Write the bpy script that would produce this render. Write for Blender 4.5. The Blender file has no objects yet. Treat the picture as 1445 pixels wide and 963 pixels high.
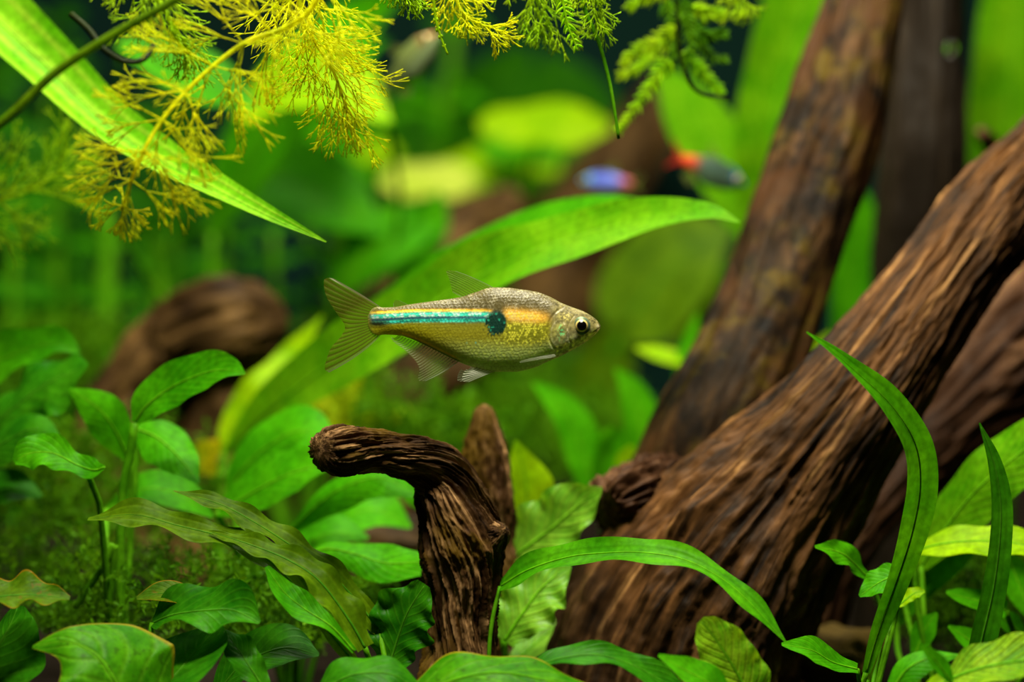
import bpy, math, random
import numpy as np
from mathutils import Vector

# ------------------------------------------------------------------ camera, world, lights
SC = bpy.context.scene
COL = SC.collection
F = 4326.0            # focal length in photo pixels (1445 x 963 frame)
CX, CY = 722.5, 481.5
CAMZ = 10.0           # camera height above the tank bottom, cm
FD = 50.0             # distance of the focused fish, cm
U = 0.01              # cm -> m

cam = bpy.data.cameras.new('camera')
cam.sensor_width = 36.0
cam.lens = 36.0 * F / 1445.0
cam.clip_start = 0.02
cam.clip_end = 20
cam.dof.use_dof = True
cam.dof.focus_distance = FD * U
cam.dof.aperture_fstop = 10.0
co = bpy.data.objects.new('camera', cam)
COL.objects.link(co)
co.location = (0, -FD * U, CAMZ * U)
co.rotation_euler = (math.pi / 2, 0, 0)
SC.camera = co

w = bpy.data.worlds.new('world')
SC.world = w
w.use_nodes = True
w.node_tree.nodes['Background'].inputs[0].default_value = (0.75, 0.9, 0.8, 1)
w.node_tree.nodes['Background'].inputs[1].default_value = 0.0025


def area(name, loc, size, sizey, power, target, color):
    l = bpy.data.lights.new(name, 'AREA')
    l.shape = 'RECTANGLE'
    l.size, l.size_y = size * U, sizey * U
    l.energy = power
    l.color = color
    o = bpy.data.objects.new(name, l)
    COL.objects.link(o)
    o.location = Vector(loc) * U
    d = Vector(target) * U - o.location
    o.rotation_euler = d.to_track_quat('-Z', 'Y').to_euler()
    return o


# the lamp over the tank: three bars above the tank rim, out of the picture, shining down into the water
area('tank_lamp_front_bar_offscreen', (0, -13, 43), 16, 4, 3.0, (-1, 2, 9), (1, 0.95, 0.74))
area('tank_lamp_middle_bar_offscreen', (0, 4, 43), 16, 5, 2.0, (0, 4, 8), (1, 0.95, 0.74))
area('tank_lamp_back_bar_offscreen', (0, 26, 43), 44, 6, 0.95, (0, 26, 8), (1, 0.95, 0.74))

SC.view_settings.view_transform = 'Standard'
SC.view_settings.look = 'None'
SC.view_settings.exposure = 0.0
SC.view_settings.gamma = 1
SC.view_settings.use_curve_mapping = False
try:
    SC.cycles.use_denoising = True
    SC.cycles.transparent_max_bounces = 24
    SC.cycles.max_bounces = 8
    SC.cycles.sample_clamp_indirect = 4
except Exception:
    pass

# ------------------------------------------------------------------ helpers
def P(px, py, d):
    """photo pixel + distance (cm) -> cm position"""
    return np.array([(px - CX) * d / F, d - FD, CAMZ + (CY - py) * d / F])


def hsh(i, j, k, s=0):
    h = (i * 374761393 + j * 668265263 + k * 2147483647 + s * 974711) & 0xFFFFFFFF
    h = ((h ^ (h >> 13)) * 1274126177) & 0xFFFFFFFF
    h = (h ^ (h >> 16)) & 0xFFFF
    return h / 32767.5 - 1.0


def vnoise(p, seed=0):
    p = np.asarray(p, float)
    i = np.floor(p).astype(np.int64)
    f = p - i
    u = f * f * f * (f * (f * 6 - 15) + 10)
    r = 0
    for a in (0, 1):
        for b in (0, 1):
            for c in (0, 1):
                wt = (u[:, 0] if a else 1 - u[:, 0]) * (u[:, 1] if b else 1 - u[:, 1]) * (u[:, 2] if c else 1 - u[:, 2])
                r = r + wt * hsh(i[:, 0] + a, i[:, 1] + b, i[:, 2] + c, seed)
    return r


def fbm(p, o=4, seed=0):
    r, a = 0, 1.0
    p = np.asarray(p, float)
    for k in range(o):
        r = r + a * vnoise(p * 2 ** k, seed + k * 7)
        a *= 0.5
    return r


def sst(a, b, x):
    t = np.clip((x - a) / (b - a), 0, 1)
    return t * t * (3 - 2 * t)


def cr(pts, n):
    """Catmull-Rom through the points (rows), resampled uniformly in chord length"""
    p = np.asarray(pts, float)
    if len(p) == 2:
        t = np.linspace(0, 1, n)[:, None]
        return p[0] * (1 - t) + p[1] * t
    q = np.vstack([2 * p[0] - p[1], p, 2 * p[-1] - p[-2]])
    out = []
    for k in range(1, len(q) - 2):
        a, b, c, e = q[k - 1], q[k], q[k + 1], q[k + 2]
        for t in np.linspace(0, 1, 16, endpoint=False):
            out.append(0.5 * (2 * b + (c - a) * t + (2 * a - 5 * b + 4 * c - e) * t * t + (3 * b - a - 3 * c + e) * t ** 3))
    out.append(p[-1])
    out = np.array(out)
    s = np.r_[0, np.cumsum(np.linalg.norm(np.diff(out[:, :3], axis=0), axis=1))]
    ss = np.linspace(0, s[-1], n)
    return np.stack([np.interp(ss, s, out[:, k]) for k in range(out.shape[1])], 1)


def soil(x, d):
    """height of the soil (cm) at x and distance d"""
    x = np.asarray(x, float)
    d = np.asarray(d, float)
    s = np.clip((d - 56) / 40, 0, 1)
    return 3.2 + 3.0 * s * s * (3 - 2 * s) + 0.25 * np.sin(x * 0.9) * np.cos(d * 0.5)


def mesh_obj(name, verts, faces, mat, parent=None, uv=None, base=None, smooth=True, attr=None):
    """verts in cm (world); base = cm origin of the parent thing"""
    v = np.asarray(verts, float)
    if base is not None:
        v = v - np.asarray(base)
    me = bpy.data.meshes.new(name)
    me.from_pydata((v * U).tolist(), [], faces)
    if smooth:
        me.polygons.foreach_set('use_smooth', [True] * len(me.polygons))
    if uv is not None:
        l = me.uv_layers.new(name='UVMap')
        li = np.empty(len(me.loops), np.int32)
        me.loops.foreach_get('vertex_index', li)
        l.data.foreach_set('uv', np.asarray(uv, np.float32)[li].ravel())
    if attr:
        for an, (ty, val) in attr.items():
            a = me.attributes.new(an, ty, 'POINT')
            val = np.asarray(val, np.float32)
            if ty == 'FLOAT_COLOR':
                a.data.foreach_set('color', np.c_[val, np.ones(len(val))].astype(np.float32).ravel())
            elif ty == 'FLOAT_VECTOR':
                a.data.foreach_set('vector', val.ravel())
            else:
                a.data.foreach_set('value', val.ravel())
    me.materials.append(mat)
    me.update()
    o = bpy.data.objects.new(name, me)
    COL.objects.link(o)
    if parent is not None:
        o.parent = parent
    return o


def grid_faces(nr, nc, wrap=False):
    f = []
    for i in range(nr - 1):
        for j in range(nc if wrap else nc - 1):
            k = (j + 1) % nc
            f.append((i * nc + j, i * nc + k, (i + 1) * nc + k, (i + 1) * nc + j))
    return f


class Thing:
    def __init__(self, name, label, cat, base, group=None):
        o = bpy.data.objects.new(name, None)
        o.empty_display_size = 0.005
        COL.objects.link(o)
        self.o = o
        self.base = np.asarray(base, float)
        o.location = Vector(self.base) * U
        o['label'] = label
        o['category'] = cat
        if group:
            o['group'] = group


def plant(name, label, px, d, cat='plant', group=None):
    x = (px - CX) * d / F
    return Thing(name, label, cat, (x, d - FD, float(soil(x, d)) - 0.3), group)


def tag(o, label, cat=None, group=None, kind=None):
    o['label'] = label
    if cat:
        o['category'] = cat
    if group:
        o['group'] = group
    if kind:
        o['kind'] = kind
    return o


def frames(p):
    """parallel-transport frame along a polyline"""
    t = np.gradient(p, axis=0)
    t /= np.linalg.norm(t, axis=1)[:, None] + 1e-12
    a = np.array([0, 1.0, 0])
    if abs(t[0] @ a) > 0.9:
        a = np.array([1.0, 0, 0])
    A = []
    for k in range(len(p)):
        a = a - t[k] * (a @ t[k])
        a = a / (np.linalg.norm(a) + 1e-12)
        A.append(a)
    A = np.array(A)
    return t, A, np.cross(t, A)


def tubes(lines, sides=5):
    """lines: list of (points Nx3 cm, radii N cm) -> verts, faces, uv"""
    V, Fc, UV = [], [], []
    n0 = 0
    ang = np.linspace(0, 2 * math.pi, sides, endpoint=False)
    ca, sa = np.cos(ang), np.sin(ang)
    for p, r in lines:
        p = np.asarray(p, float)
        n = len(p)
        r = np.broadcast_to(np.asarray(r, float), (n,))
        t, A, B = frames(p)
        v = p[:, None, :] + r[:, None, None] * (A[:, None, :] * ca[None, :, None] + B[:, None, :] * sa[None, :, None])
        V.append(v.reshape(-1, 3))
        UV.append(np.stack(np.meshgrid(np.linspace(0, 1, sides), np.linspace(0, 1, n)), -1).reshape(-1, 2))
        for i in range(n - 1):
            for j in range(sides):
                k = (j + 1) % sides
                Fc.append((n0 + i * sides + j, n0 + i * sides + k, n0 + (i + 1) * sides + k, n0 + (i + 1) * sides + j))
        Fc.append(tuple(n0 + j for j in range(sides))[::-1])
        Fc.append(tuple(n0 + (n - 1) * sides + j for j in range(sides)))
        n0 += n * sides
    return np.vstack(V), Fc, np.vstack(UV)


def stem(T, mat, pts, r0, r1=None, name='stem', n=24, sides=8, to_base=False, parent=None):
    """pts: (px,py,d); radii in photo px at that distance"""
    p = [P(*q) for q in pts]
    dd = [q[2] for q in pts]
    if to_base:
        b = T.base.copy()
        if np.linalg.norm(b - p[-1]) > 0.4:
            mid = p[-1] * 0.4 + b * 0.6
            mid[2] = p[-1][2] * 0.5 + b[2] * 0.5
            p += [mid, b]
    pp = cr(p, n)
    dm = np.mean(dd) / F
    r = np.linspace(r0, r1 if r1 is not None else r0, n) * dm
    v, f, uv = tubes([(pp, r)], sides)
    return mesh_obj(name, v, f, mat, parent or T.o, uv, T.base)


SHAPES = {
    'lance': lambda t: np.sin(math.pi * np.clip(t, 0, 1) ** 0.8) ** 0.95,
    'ovate': lambda t: np.sin(math.pi * np.clip(t, 0, 1) ** 0.72) ** 0.72,
    'blade': lambda t: (0.25 + 0.75 * sst(0, 0.45, t)) * np.clip(1 - np.clip((t - 0.45) / 0.55, 0, 1) ** 2.2, 0, 1) ** 0.8,
    'spoon': lambda t: np.sin(math.pi * np.clip(t, 0, 1) ** 1.25) ** 0.8,
}


def leaf(T, mat, spine, W=None, shape='lance', hw=None, tilt=35, cup=0.18, wave=0.0, wn=3.0,
         seed=0, nu=12, nv=40, name='leaf', midrib=None, root=None, rmat=None, rr=None):
    """spine: (px,py,d) from base to tip; W or hw: half width in photo px; tilt: outer edge leaning away"""
    rng = random.Random(seed * 31 + len(spine) + int(spine[0][0]))
    sp = np.array([list(P(*q)) + [q[2]] for q in spine])
    nctl = len(spine)
    if hw is not None:
        sp = np.c_[sp, np.asarray(hw, float)]
    tl = tilt if isinstance(tilt, (list, tuple)) else [tilt] * nctl
    tl = np.interp(np.linspace(0, 1, nctl), np.linspace(0, 1, len(tl)), tl)
    sp = np.c_[sp, tl]
    c = cr(sp, nv + 1)
    p, d, ta = c[:, :3], c[:, 3], np.radians(c[:, -1])
    v = np.linspace(0, 1, nv + 1)
    h = np.maximum(c[:, 4] if hw is not None else W * SHAPES[shape](v), 0.35) * d / F
    t = np.gradient(p, axis=0)
    t /= np.linalg.norm(t, axis=1)[:, None]
    Y = np.array([0, 1.0, 0])
    n = np.cross(t, Y)
    n /= np.linalg.norm(n, axis=1)[:, None] + 1e-9
    m = n.mean(0)
    if (m[2] if abs(m[2]) > 0.25 else m[0]) < 0:
        n = -n
    yp = Y - t * (t @ Y)[:, None]
    yp /= np.linalg.norm(yp, axis=1)[:, None] + 1e-9
    wv = np.cos(ta)[:, None] * n + np.sin(ta)[:, None] * yp
    N = np.cross(wv, t)
    if (N @ np.array([0, -1.0, 0.6])).mean() < 0:
        N = -N
    h3 = h / np.maximum(np.cos(ta), 0.3)
    u = np.linspace(-1, 1, nu + 1)
    ph = rng.random() * 6.28
    wob = np.sin(v[:, None] * wn * 2 * math.pi + ph + (u[None, :] > 0) * 1.9) * np.abs(u[None, :]) ** 2.2
    wob2 = np.sin(v[:, None] * wn * 4.3 + ph * 2 + (u[None, :] > 0) * 2.6)
    off = (cup * np.abs(u[None, :]) ** 1.6 + wave * wob) * h3[:, None]
    ww = u[None, :] * h3[:, None] * (1 + 0.35 * wave * wob2 * np.abs(u[None, :]))
    X = p[:, None, :] + wv[:, None, :] * ww[..., None] + N[:, None, :] * off[..., None]
    uv = np.stack(np.meshgrid((u + 1) / 2, v), -1).reshape(-1, 2)
    o = mesh_obj(name, X.reshape(-1, 3), grid_faces(nv + 1, nu + 1), mat, T.o, uv, T.base)
    if midrib:
        q = p - N * 0.002
        vv, ff, u2 = tubes([(q[:-1], np.linspace(midrib, midrib * 0.25, nv) * d.mean() / F)], 5)
        mesh_obj('midrib', vv, ff, rmat or M['rib_dark' if mat.name in ('dark', 'olive', 'blade_dark', 'algae') else 'rib'], o, u2, T.base)
    if root is not None:
        stem(T, rmat or M['stalk'], [tuple(spine[0])] + list(root), rr or 4, (rr or 4) * 1.1, name='stalk', to_base=True)
    return o


# ------------------------------------------------------------------ materials
M = {}


def new_mat(name):
    m = bpy.data.materials.new(name)
    m.use_nodes = True
    nt = m.node_tree
    nt.nodes.clear()
    out = nt.nodes.new('ShaderNodeOutputMaterial')
    return m, nt, out


def N_(nt, t, **k):
    n = nt.nodes.new(t)
    for a, b in k.items():
        if a == 'op':
            n.operation = b
        elif a.startswith('i'):
            n.inputs[int(a[1:])].default_value = b
        else:
            setattr(n, a, b)
    return n


def math_(nt, op, a, b=None, c=None):
    n = nt.nodes.new('ShaderNodeMath')
    n.operation = op
    for k, x in enumerate((a, b, c)):
        if x is None:
            continue
        if isinstance(x, (int, float)):
            n.inputs[k].default_value = x
        else:
            nt.links.new(x, n.inputs[k])
    return n.outputs[0]


def mix_(nt, fac, a, b, blend='MIX'):
    n = nt.nodes.new('ShaderNodeMix')
    n.data_type = 'RGBA'
    n.blend_type = blend
    for s, x in ((0, fac), (6, a), (7, b)):
        if isinstance(x, (int, float)):
            n.inputs[s].default_value = x
        elif isinstance(x, tuple):
            n.inputs[s].default_value = (*x, 1)
        else:
            nt.links.new(x, n.inputs[s])
    return n.outputs[2]


def leaf_mat(name, c1, c2, vein=(0.3, 0.5, 0.08), veins='pinnate', vfac=0.3, trans=0.4, rough=0.38, tcol=1.5,
             speck=None, edge=None, nscale=140.0, nvein=9, bump=0.25, spec=0.035):
    m, nt, out = new_mat(name)
    L = nt.links.new
    uv = N_(nt, 'ShaderNodeUVMap')
    sep = N_(nt, 'ShaderNodeSeparateXYZ')
    L(uv.outputs[0], sep.inputs[0])
    u, v = sep.outputs[0], sep.outputs[1]
    au = math_(nt, 'ABSOLUTE', math_(nt, 'SUBTRACT', u, 0.5))
    tc = N_(nt, 'ShaderNodeTexCoord')
    nz = N_(nt, 'ShaderNodeTexNoise')
    nz.inputs['Scale'].default_value = nscale
    nz.inputs['Detail'].default_value = 5
    L(tc.outputs['Object'], nz.inputs['Vector'])
    nz2 = N_(nt, 'ShaderNodeTexNoise')
    nz2.inputs['Scale'].default_value = nscale * 6
    nz2.inputs['Detail'].default_value = 3
    L(tc.outputs['Object'], nz2.inputs['Vector'])
    ramp = N_(nt, 'ShaderNodeMapRange', i1=0.35, i2=0.68)
    L(nz.outputs[0], ramp.inputs[0])
    col = mix_(nt, ramp.outputs[0], c1, c2)
    # veins
    if veins == 'pinnate':
        ph = math_(nt, 'SUBTRACT', math_(nt, 'MULTIPLY', v, float(nvein)), math_(nt, 'MULTIPLY', au, nvein * 0.7))
        wv = math_(nt, 'SINE', math_(nt, 'MULTIPLY', ph, 6.283))
        wv = math_(nt, 'POWER', math_(nt, 'MULTIPLY_ADD', wv, 0.5, 0.5), 6.0)
    else:
        wv = math_(nt, 'SINE', math_(nt, 'MULTIPLY', u, 6.283 * nvein))
        wv = math_(nt, 'POWER', math_(nt, 'MULTIPLY_ADD', wv, 0.5, 0.5), 3.0)
    rib = N_(nt, 'ShaderNodeMapRange', i1=0.035, i2=0.012)
    L(au, rib.inputs[0])
    vm = math_(nt, 'MAXIMUM', math_(nt, 'MULTIPLY', wv, 0.55), rib.outputs[0])
    col = mix_(nt, math_(nt, 'MULTIPLY', vm, vfac), col, vein)
    # fine mottling
    fm = N_(nt, 'ShaderNodeMapRange', i1=0.3, i2=0.7, i3=0.75, i4=1.2)
    L(nz2.outputs[0], fm.inputs[0])
    col = mix_(nt, 1.0, col, fm.outputs[0], 'MULTIPLY')
    if speck:
        s = N_(nt, 'ShaderNodeMapRange', i1=0.6, i2=0.68)
        nz3 = N_(nt, 'ShaderNodeTexNoise')
        nz3.inputs['Scale'].default_value = nscale * 4
        nz3.inputs['Detail'].default_value = 2
        L(tc.outputs['Object'], nz3.inputs['Vector'])
        L(nz3.outputs[0], s.inputs[0])
        col = mix_(nt, math_(nt, 'MULTIPLY', s.outputs[0], 0.6), col, speck)
    if edge:
        e = N_(nt, 'ShaderNodeMapRange', i1=0.462, i2=0.495)
        L(au, e.inputs[0])
        col = mix_(nt, e.outputs[0], col, edge)
    b = N_(nt, 'ShaderNodeBump')
    b.inputs['Strength'].default_value = bump
    b.inputs['Distance'].default_value = 0.0006
    L(math_(nt, 'ADD', math_(nt, 'MULTIPLY', vm, -0.6), nz.outputs[0]), b.inputs['Height'])
    pr = N_(nt, 'ShaderNodeBsdfPrincipled')
    pr.inputs['Roughness'].default_value = rough
    pr.inputs['Specular IOR Level'].default_value = spec
    L(col, pr.inputs['Base Color'])
    L(b.outputs[0], pr.inputs['Normal'])
    tr = N_(nt, 'ShaderNodeBsdfTranslucent')
    tcn = mix_(nt, 1.0, col, (tcol * 1.15, tcol, tcol * 0.5), 'MULTIPLY')
    L(tcn, tr.inputs[0])
    mx = N_(nt, 'ShaderNodeMixShader', i0=trans)
    L(pr.outputs[0], mx.inputs[1])
    L(tr.outputs[0], mx.inputs[2])
    L(mx.outputs[0], out.inputs[0])
    M[name] = m
    return m


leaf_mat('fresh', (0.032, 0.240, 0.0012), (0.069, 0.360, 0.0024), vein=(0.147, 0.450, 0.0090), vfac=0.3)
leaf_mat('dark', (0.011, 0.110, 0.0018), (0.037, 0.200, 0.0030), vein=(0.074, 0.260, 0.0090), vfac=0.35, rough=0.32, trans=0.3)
leaf_mat('lime', (0.19, 0.42, 0.001), (0.32, 0.55, 0.002), vein=(0.322, 0.600, 0.0150), vfac=0.35)
leaf_mat('pale', spec=0.2, c1=(0.092, 0.320, 0.0090), c2=(0.202, 0.450, 0.0240), vein=(0.322, 0.550, 0.0360), vfac=0.6, nvein=8, bump=0.6)
leaf_mat('olive', (0.051, 0.130, 0.0018), (0.120, 0.240, 0.0030), vein=(0.184, 0.300, 0.0090), vfac=0.3, veins='par', nvein=4)
leaf_mat('blade', (0.041, 0.250, 0.0018), (0.092, 0.380, 0.0036), vein=(0.028, 0.140, 0.0018), vfac=0.45, veins='par', nvein=3)
leaf_mat('blade_dark', (0.018, 0.140, 0.0018), (0.046, 0.240, 0.0036), vein=(0.018, 0.090, 0.0018), vfac=0.5, veins='par', nvein=3)
leaf_mat('stripe', (0.092, 0.380, 0.0030), (0.184, 0.500, 0.0090), vein=(0.506, 0.700, 0.0480), vfac=0.7, veins='par', nvein=4)
leaf_mat('sword', (0.0647, 0.2808, 0.0014), (0.1435, 0.3900, 0.0035), vein=(0.2293, 0.4524, 0.0140), vfac=0.35, nvein=11)
leaf_mat('front', (0.0210, 0.1425, 0.0014), (0.0622, 0.2475, 0.0027), vein=(0.1245, 0.3150, 0.0112), vfac=0.5, rough=0.34, trans=0.3,
         speck=(0.018, 0.060, 0.0030), edge=(0.276, 0.220, 0.0090), nscale=170, nvein=6, bump=0.5)
leaf_mat('mottled', (0.074, 0.260, 0.0030), (0.258, 0.480, 0.0120), vein=(0.368, 0.550, 0.0300), vfac=0.5, speck=(0.055, 0.160, 0.0030), nscale=260, bump=0.8)
leaf_mat('yellow', (0.460, 0.420, 0.0030), (0.570, 0.550, 0.0090), vfac=0.1)
leaf_mat('algae', (0.046, 0.130, 0.0024), (0.110, 0.200, 0.0045), vein=(0.092, 0.200, 0.0090), speck=(0.147, 0.090, 0.0060), edge=(0.331, 0.180, 0.0060), nscale=200)
leaf_mat('feather', (0.48, 0.58, 0.002), (0.66, 0.68, 0.004), vfac=0.0, trans=0.4, rough=0.4)
leaf_mat('feather_green', (0.22, 0.44, 0.002), (0.36, 0.52, 0.0036), vfac=0.0, trans=0.4, rough=0.4)
leaf_mat('moss', (0.034, 0.140, 0.0014), (0.097, 0.250, 0.0027), vfac=0.0, trans=0.35, rough=0.5)
leaf_mat('moss_yellow', (0.202, 0.330, 0.0024), (0.368, 0.460, 0.0060), vfac=0.0, trans=0.35, rough=0.5)
leaf_mat('sprig', (0.184, 0.480, 0.0030), (0.386, 0.600, 0.0045), vfac=0.0, trans=0.45, rough=0.4)
leaf_mat('stalk', (0.055, 0.240, 0.0024), (0.110, 0.330, 0.0060), vfac=0.0, trans=0.15)
leaf_mat('stalk_dark', (0.028, 0.110, 0.0024), (0.064, 0.170, 0.0045), vfac=0.0, trans=0.1)
leaf_mat('rib', (0.075, 0.30, 0.003), (0.12, 0.37, 0.006), vfac=0.0, trans=0.15)
leaf_mat('rib_dark', (0.035, 0.17, 0.004), (0.06, 0.22, 0.008), vfac=0.0, trans=0.1)
leaf_mat('twig', (0.007, 0.014, 0.002), (0.016, 0.024, 0.004), vfac=0.0, trans=0.0)


def wood_mat(name, dark, mid, light, patch=None, patch2=None, patch3=None, pthr=(0.50, 0.62), fib=900.0, rough=0.5, zr=0.07, spec=0.05, pscale=90.0, contrast=(0.36, 0.66)):
    m, nt, out = new_mat(name)
    L = nt.links.new
    at = N_(nt, 'ShaderNodeAttribute', attribute_name='grain')
    mp = N_(nt, 'ShaderNodeMapping')
    mp.inputs['Scale'].default_value = (fib, fib, fib * zr)
    L(at.outputs['Vector'], mp.inputs['Vector'])
    nz = N_(nt, 'ShaderNodeTexNoise')
    nz.inputs['Scale'].default_value = 1.0
    nz.inputs['Detail'].default_value = 6
    nz.inputs['Roughness'].default_value = 0.65
    nz.inputs['Distortion'].default_value = 0.6
    L(mp.outputs[0], nz.inputs['Vector'])
    mp2 = N_(nt, 'ShaderNodeMapping')
    mp2.inputs['Scale'].default_value = (fib * 0.3, fib * 0.3, fib * 0.7 * zr)
    L(at.outputs['Vector'], mp2.inputs['Vector'])
    nb = N_(nt, 'ShaderNodeTexNoise')
    nb.inputs['Scale'].default_value = 1.0
    nb.inputs['Detail'].default_value = 4
    L(mp2.outputs[0], nb.inputs['Vector'])
    s = math_(nt, 'ADD', math_(nt, 'MULTIPLY', nz.outputs[0], 0.55), math_(nt, 'MULTIPLY', nb.outputs[0], 0.45))
    cr_ = N_(nt, 'ShaderNodeValToRGB')
    e = cr_.color_ramp.elements
    e[0].position, e[0].color = contrast[0], (*dark, 1)
    e[1].position, e[1].color = contrast[1], (*light, 1)
    x = cr_.color_ramp.elements.new(sum(contrast) / 2)
    x.color = (*mid, 1)
    L(s, cr_.inputs[0])
    col = cr_.outputs[0]
    k = 0
    for pc in (patch, patch2, patch3):
        k += 1
        if not pc:
            continue
        pn = N_(nt, 'ShaderNodeTexNoise')
        pn.inputs['Scale'].default_value = pscale * (1, 1.7, 0.6)[k - 1]
        pn.inputs['Detail'].default_value = 5
        pn.inputs['Roughness'].default_value = 0.6
        ad = N_(nt, 'ShaderNodeVectorMath', op='ADD', i1=(k * 3.1, k * 1.7, 0))
        L(at.outputs['Vector'], ad.inputs[0])
        L(ad.outputs[0], pn.inputs['Vector'])
        mr = N_(nt, 'ShaderNodeMapRange', i1=pthr[0], i2=pthr[1])
        L(pn.outputs[0], mr.inputs[0])
        col = mix_(nt, math_(nt, 'MULTIPLY', mr.outputs[0], 0.75), col, mix_(nt, s, pc, tuple(c * 0.35 for c in pc)))
    b = N_(nt, 'ShaderNodeBump')
    b.inputs['Strength'].default_value = 0.8
    b.inputs['Distance'].default_value = 0.0012
    L(s, b.inputs['Height'])
    pr = N_(nt, 'ShaderNodeBsdfPrincipled')
    pr.inputs['Roughness'].default_value = rough
    pr.inputs['Specular IOR Level'].default_value = spec
    L(col, pr.inputs['Base Color'])
    L(b.outputs[0], pr.inputs['Normal'])
    L(pr.outputs[0], out.inputs[0])
    M[name] = m
    return m


wood_mat('wood_mottled', (0.006, 0.004, 0.0025), (0.026, 0.014, 0.006), (0.11, 0.055, 0.02), patch=(0.13, 0.085, 0.008), patch2=(0.006, 0.006, 0.006), patch3=(0.085, 0.034, 0.011), fib=420, pscale=95, zr=0.3)
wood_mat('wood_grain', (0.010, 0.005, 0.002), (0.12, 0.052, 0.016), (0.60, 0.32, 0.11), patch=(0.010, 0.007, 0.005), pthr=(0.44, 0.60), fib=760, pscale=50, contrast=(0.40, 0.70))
wood_mat('wood_root', (0.010, 0.005, 0.003), (0.045, 0.019, 0.008), (0.22, 0.11, 0.05), fib=520, pscale=60)
wood_mat('wood_stump', (0.008, 0.004, 0.002), (0.065, 0.03, 0.010), (0.55, 0.31, 0.13), patch=(0.16, 0.09, 0.008), fib=900, pscale=80)
wood_mat('wood_dark', (0.008, 0.006, 0.004), (0.016, 0.011, 0.007), (0.036, 0.024, 0.012), fib=400)
wood_mat('wood_chunk', (0.012, 0.006, 0.003), (0.06, 0.032, 0.010), (0.20, 0.11, 0.035), fib=260, pscale=60, zr=0.5)

# ------------------------------------------------------------------ the tank
def simple_mat(name, col, rough=0.6, noise=None, nscale=100, spec=0.08, metallic=0.0, bump=0.0):
    m, nt, out = new_mat(name)
    pr = N_(nt, 'ShaderNodeBsdfPrincipled')
    pr.inputs['Roughness'].default_value = rough
    pr.inputs['Specular IOR Level'].default_value = spec
    pr.inputs['Metallic'].default_value = metallic
    c = None
    tc = N_(nt, 'ShaderNodeTexCoord')
    nz = N_(nt, 'ShaderNodeTexNoise')
    nz.inputs['Scale'].default_value = nscale
    nz.inputs['Detail'].default_value = 5
    nt.links.new(tc.outputs['Object'], nz.inputs['Vector'])
    c = mix_(nt, nz.outputs[0], col, noise or col)
    nt.links.new(c, pr.inputs['Base Color'])
    if bump:
        b = N_(nt, 'ShaderNodeBump')
        b.inputs['Strength'].default_value = bump
        b.inputs['Distance'].default_value = 0.002
        nt.links.new(nz.outputs[0], b.inputs['Height'])
        nt.links.new(b.outputs[0], pr.inputs['Normal'])
    nt.links.new(pr.outputs[0], out.inputs[0])
    M[name] = m
    return m


simple_mat('soil', (0.010, 0.008, 0.006), 0.9, (0.022, 0.015, 0.010), 500, bump=0.8, spec=0.02)
simple_mat('back_film', (0.003, 0.012, 0.010), 0.7, (0.004, 0.022, 0.016), 8, spec=0.02)
simple_mat('side_film', (0.003, 0.010, 0.006), 0.6, (0.004, 0.016, 0.008), 8)
simple_mat('stone', (0.16, 0.10, 0.02), 0.7, (0.06, 0.04, 0.008), 300, bump=0.5)

TANK_L, TANK_R, TANK_N, TANK_F = -40, 40, 36, 104    # x range, distance range


def soil_floor():
    xs = np.linspace(TANK_L, TANK_R, 200)
    ds = np.linspace(TANK_N, TANK_F, 170)
    X, D = np.meshgrid(xs, ds)
    p = np.stack([X.ravel(), D.ravel() - FD, soil(X, D).ravel()], 1)
    p[:, 2] += 0.12 * fbm(p * 1.7, 3)
    o = mesh_obj('floor', p, grid_faces(170, 200), M['soil'])
    tag(o, 'dark planted soil of the aquarium floor', kind='structure')


def box(name, a, b, mat):
    x0, y0, z0 = a
    x1, y1, z1 = b
    v = [(x0, y0, z0), (x1, y0, z0), (x1, y1, z0), (x0, y1, z0), (x0, y0, z1), (x1, y0, z1), (x1, y1, z1), (x0, y1, z1)]
    f = [(0, 3, 2, 1), (4, 5, 6, 7), (0, 1, 5, 4), (1, 2, 6, 5), (2, 3, 7, 6), (3, 0, 4, 7)]
    return mesh_obj(name, v, f, mat, smooth=False)


soil_floor()
tag(box('wall_back', (TANK_L, TANK_F - FD, 0), (TANK_R, TANK_F - FD + 1, 40), M['back_film']), 'dark teal back wall of the aquarium', kind='structure')
tag(box('wall_left', (TANK_L - 1, TANK_N - FD, 0), (TANK_L, TANK_F - FD, 40), M['side_film']), 'dark green side wall of the aquarium', kind='structure')
tag(box('wall_right', (TANK_R, TANK_N - FD, 0), (TANK_R + 1, TANK_F - FD, 40), M['side_film']), 'dark side wall behind the driftwood', kind='structure')

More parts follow.
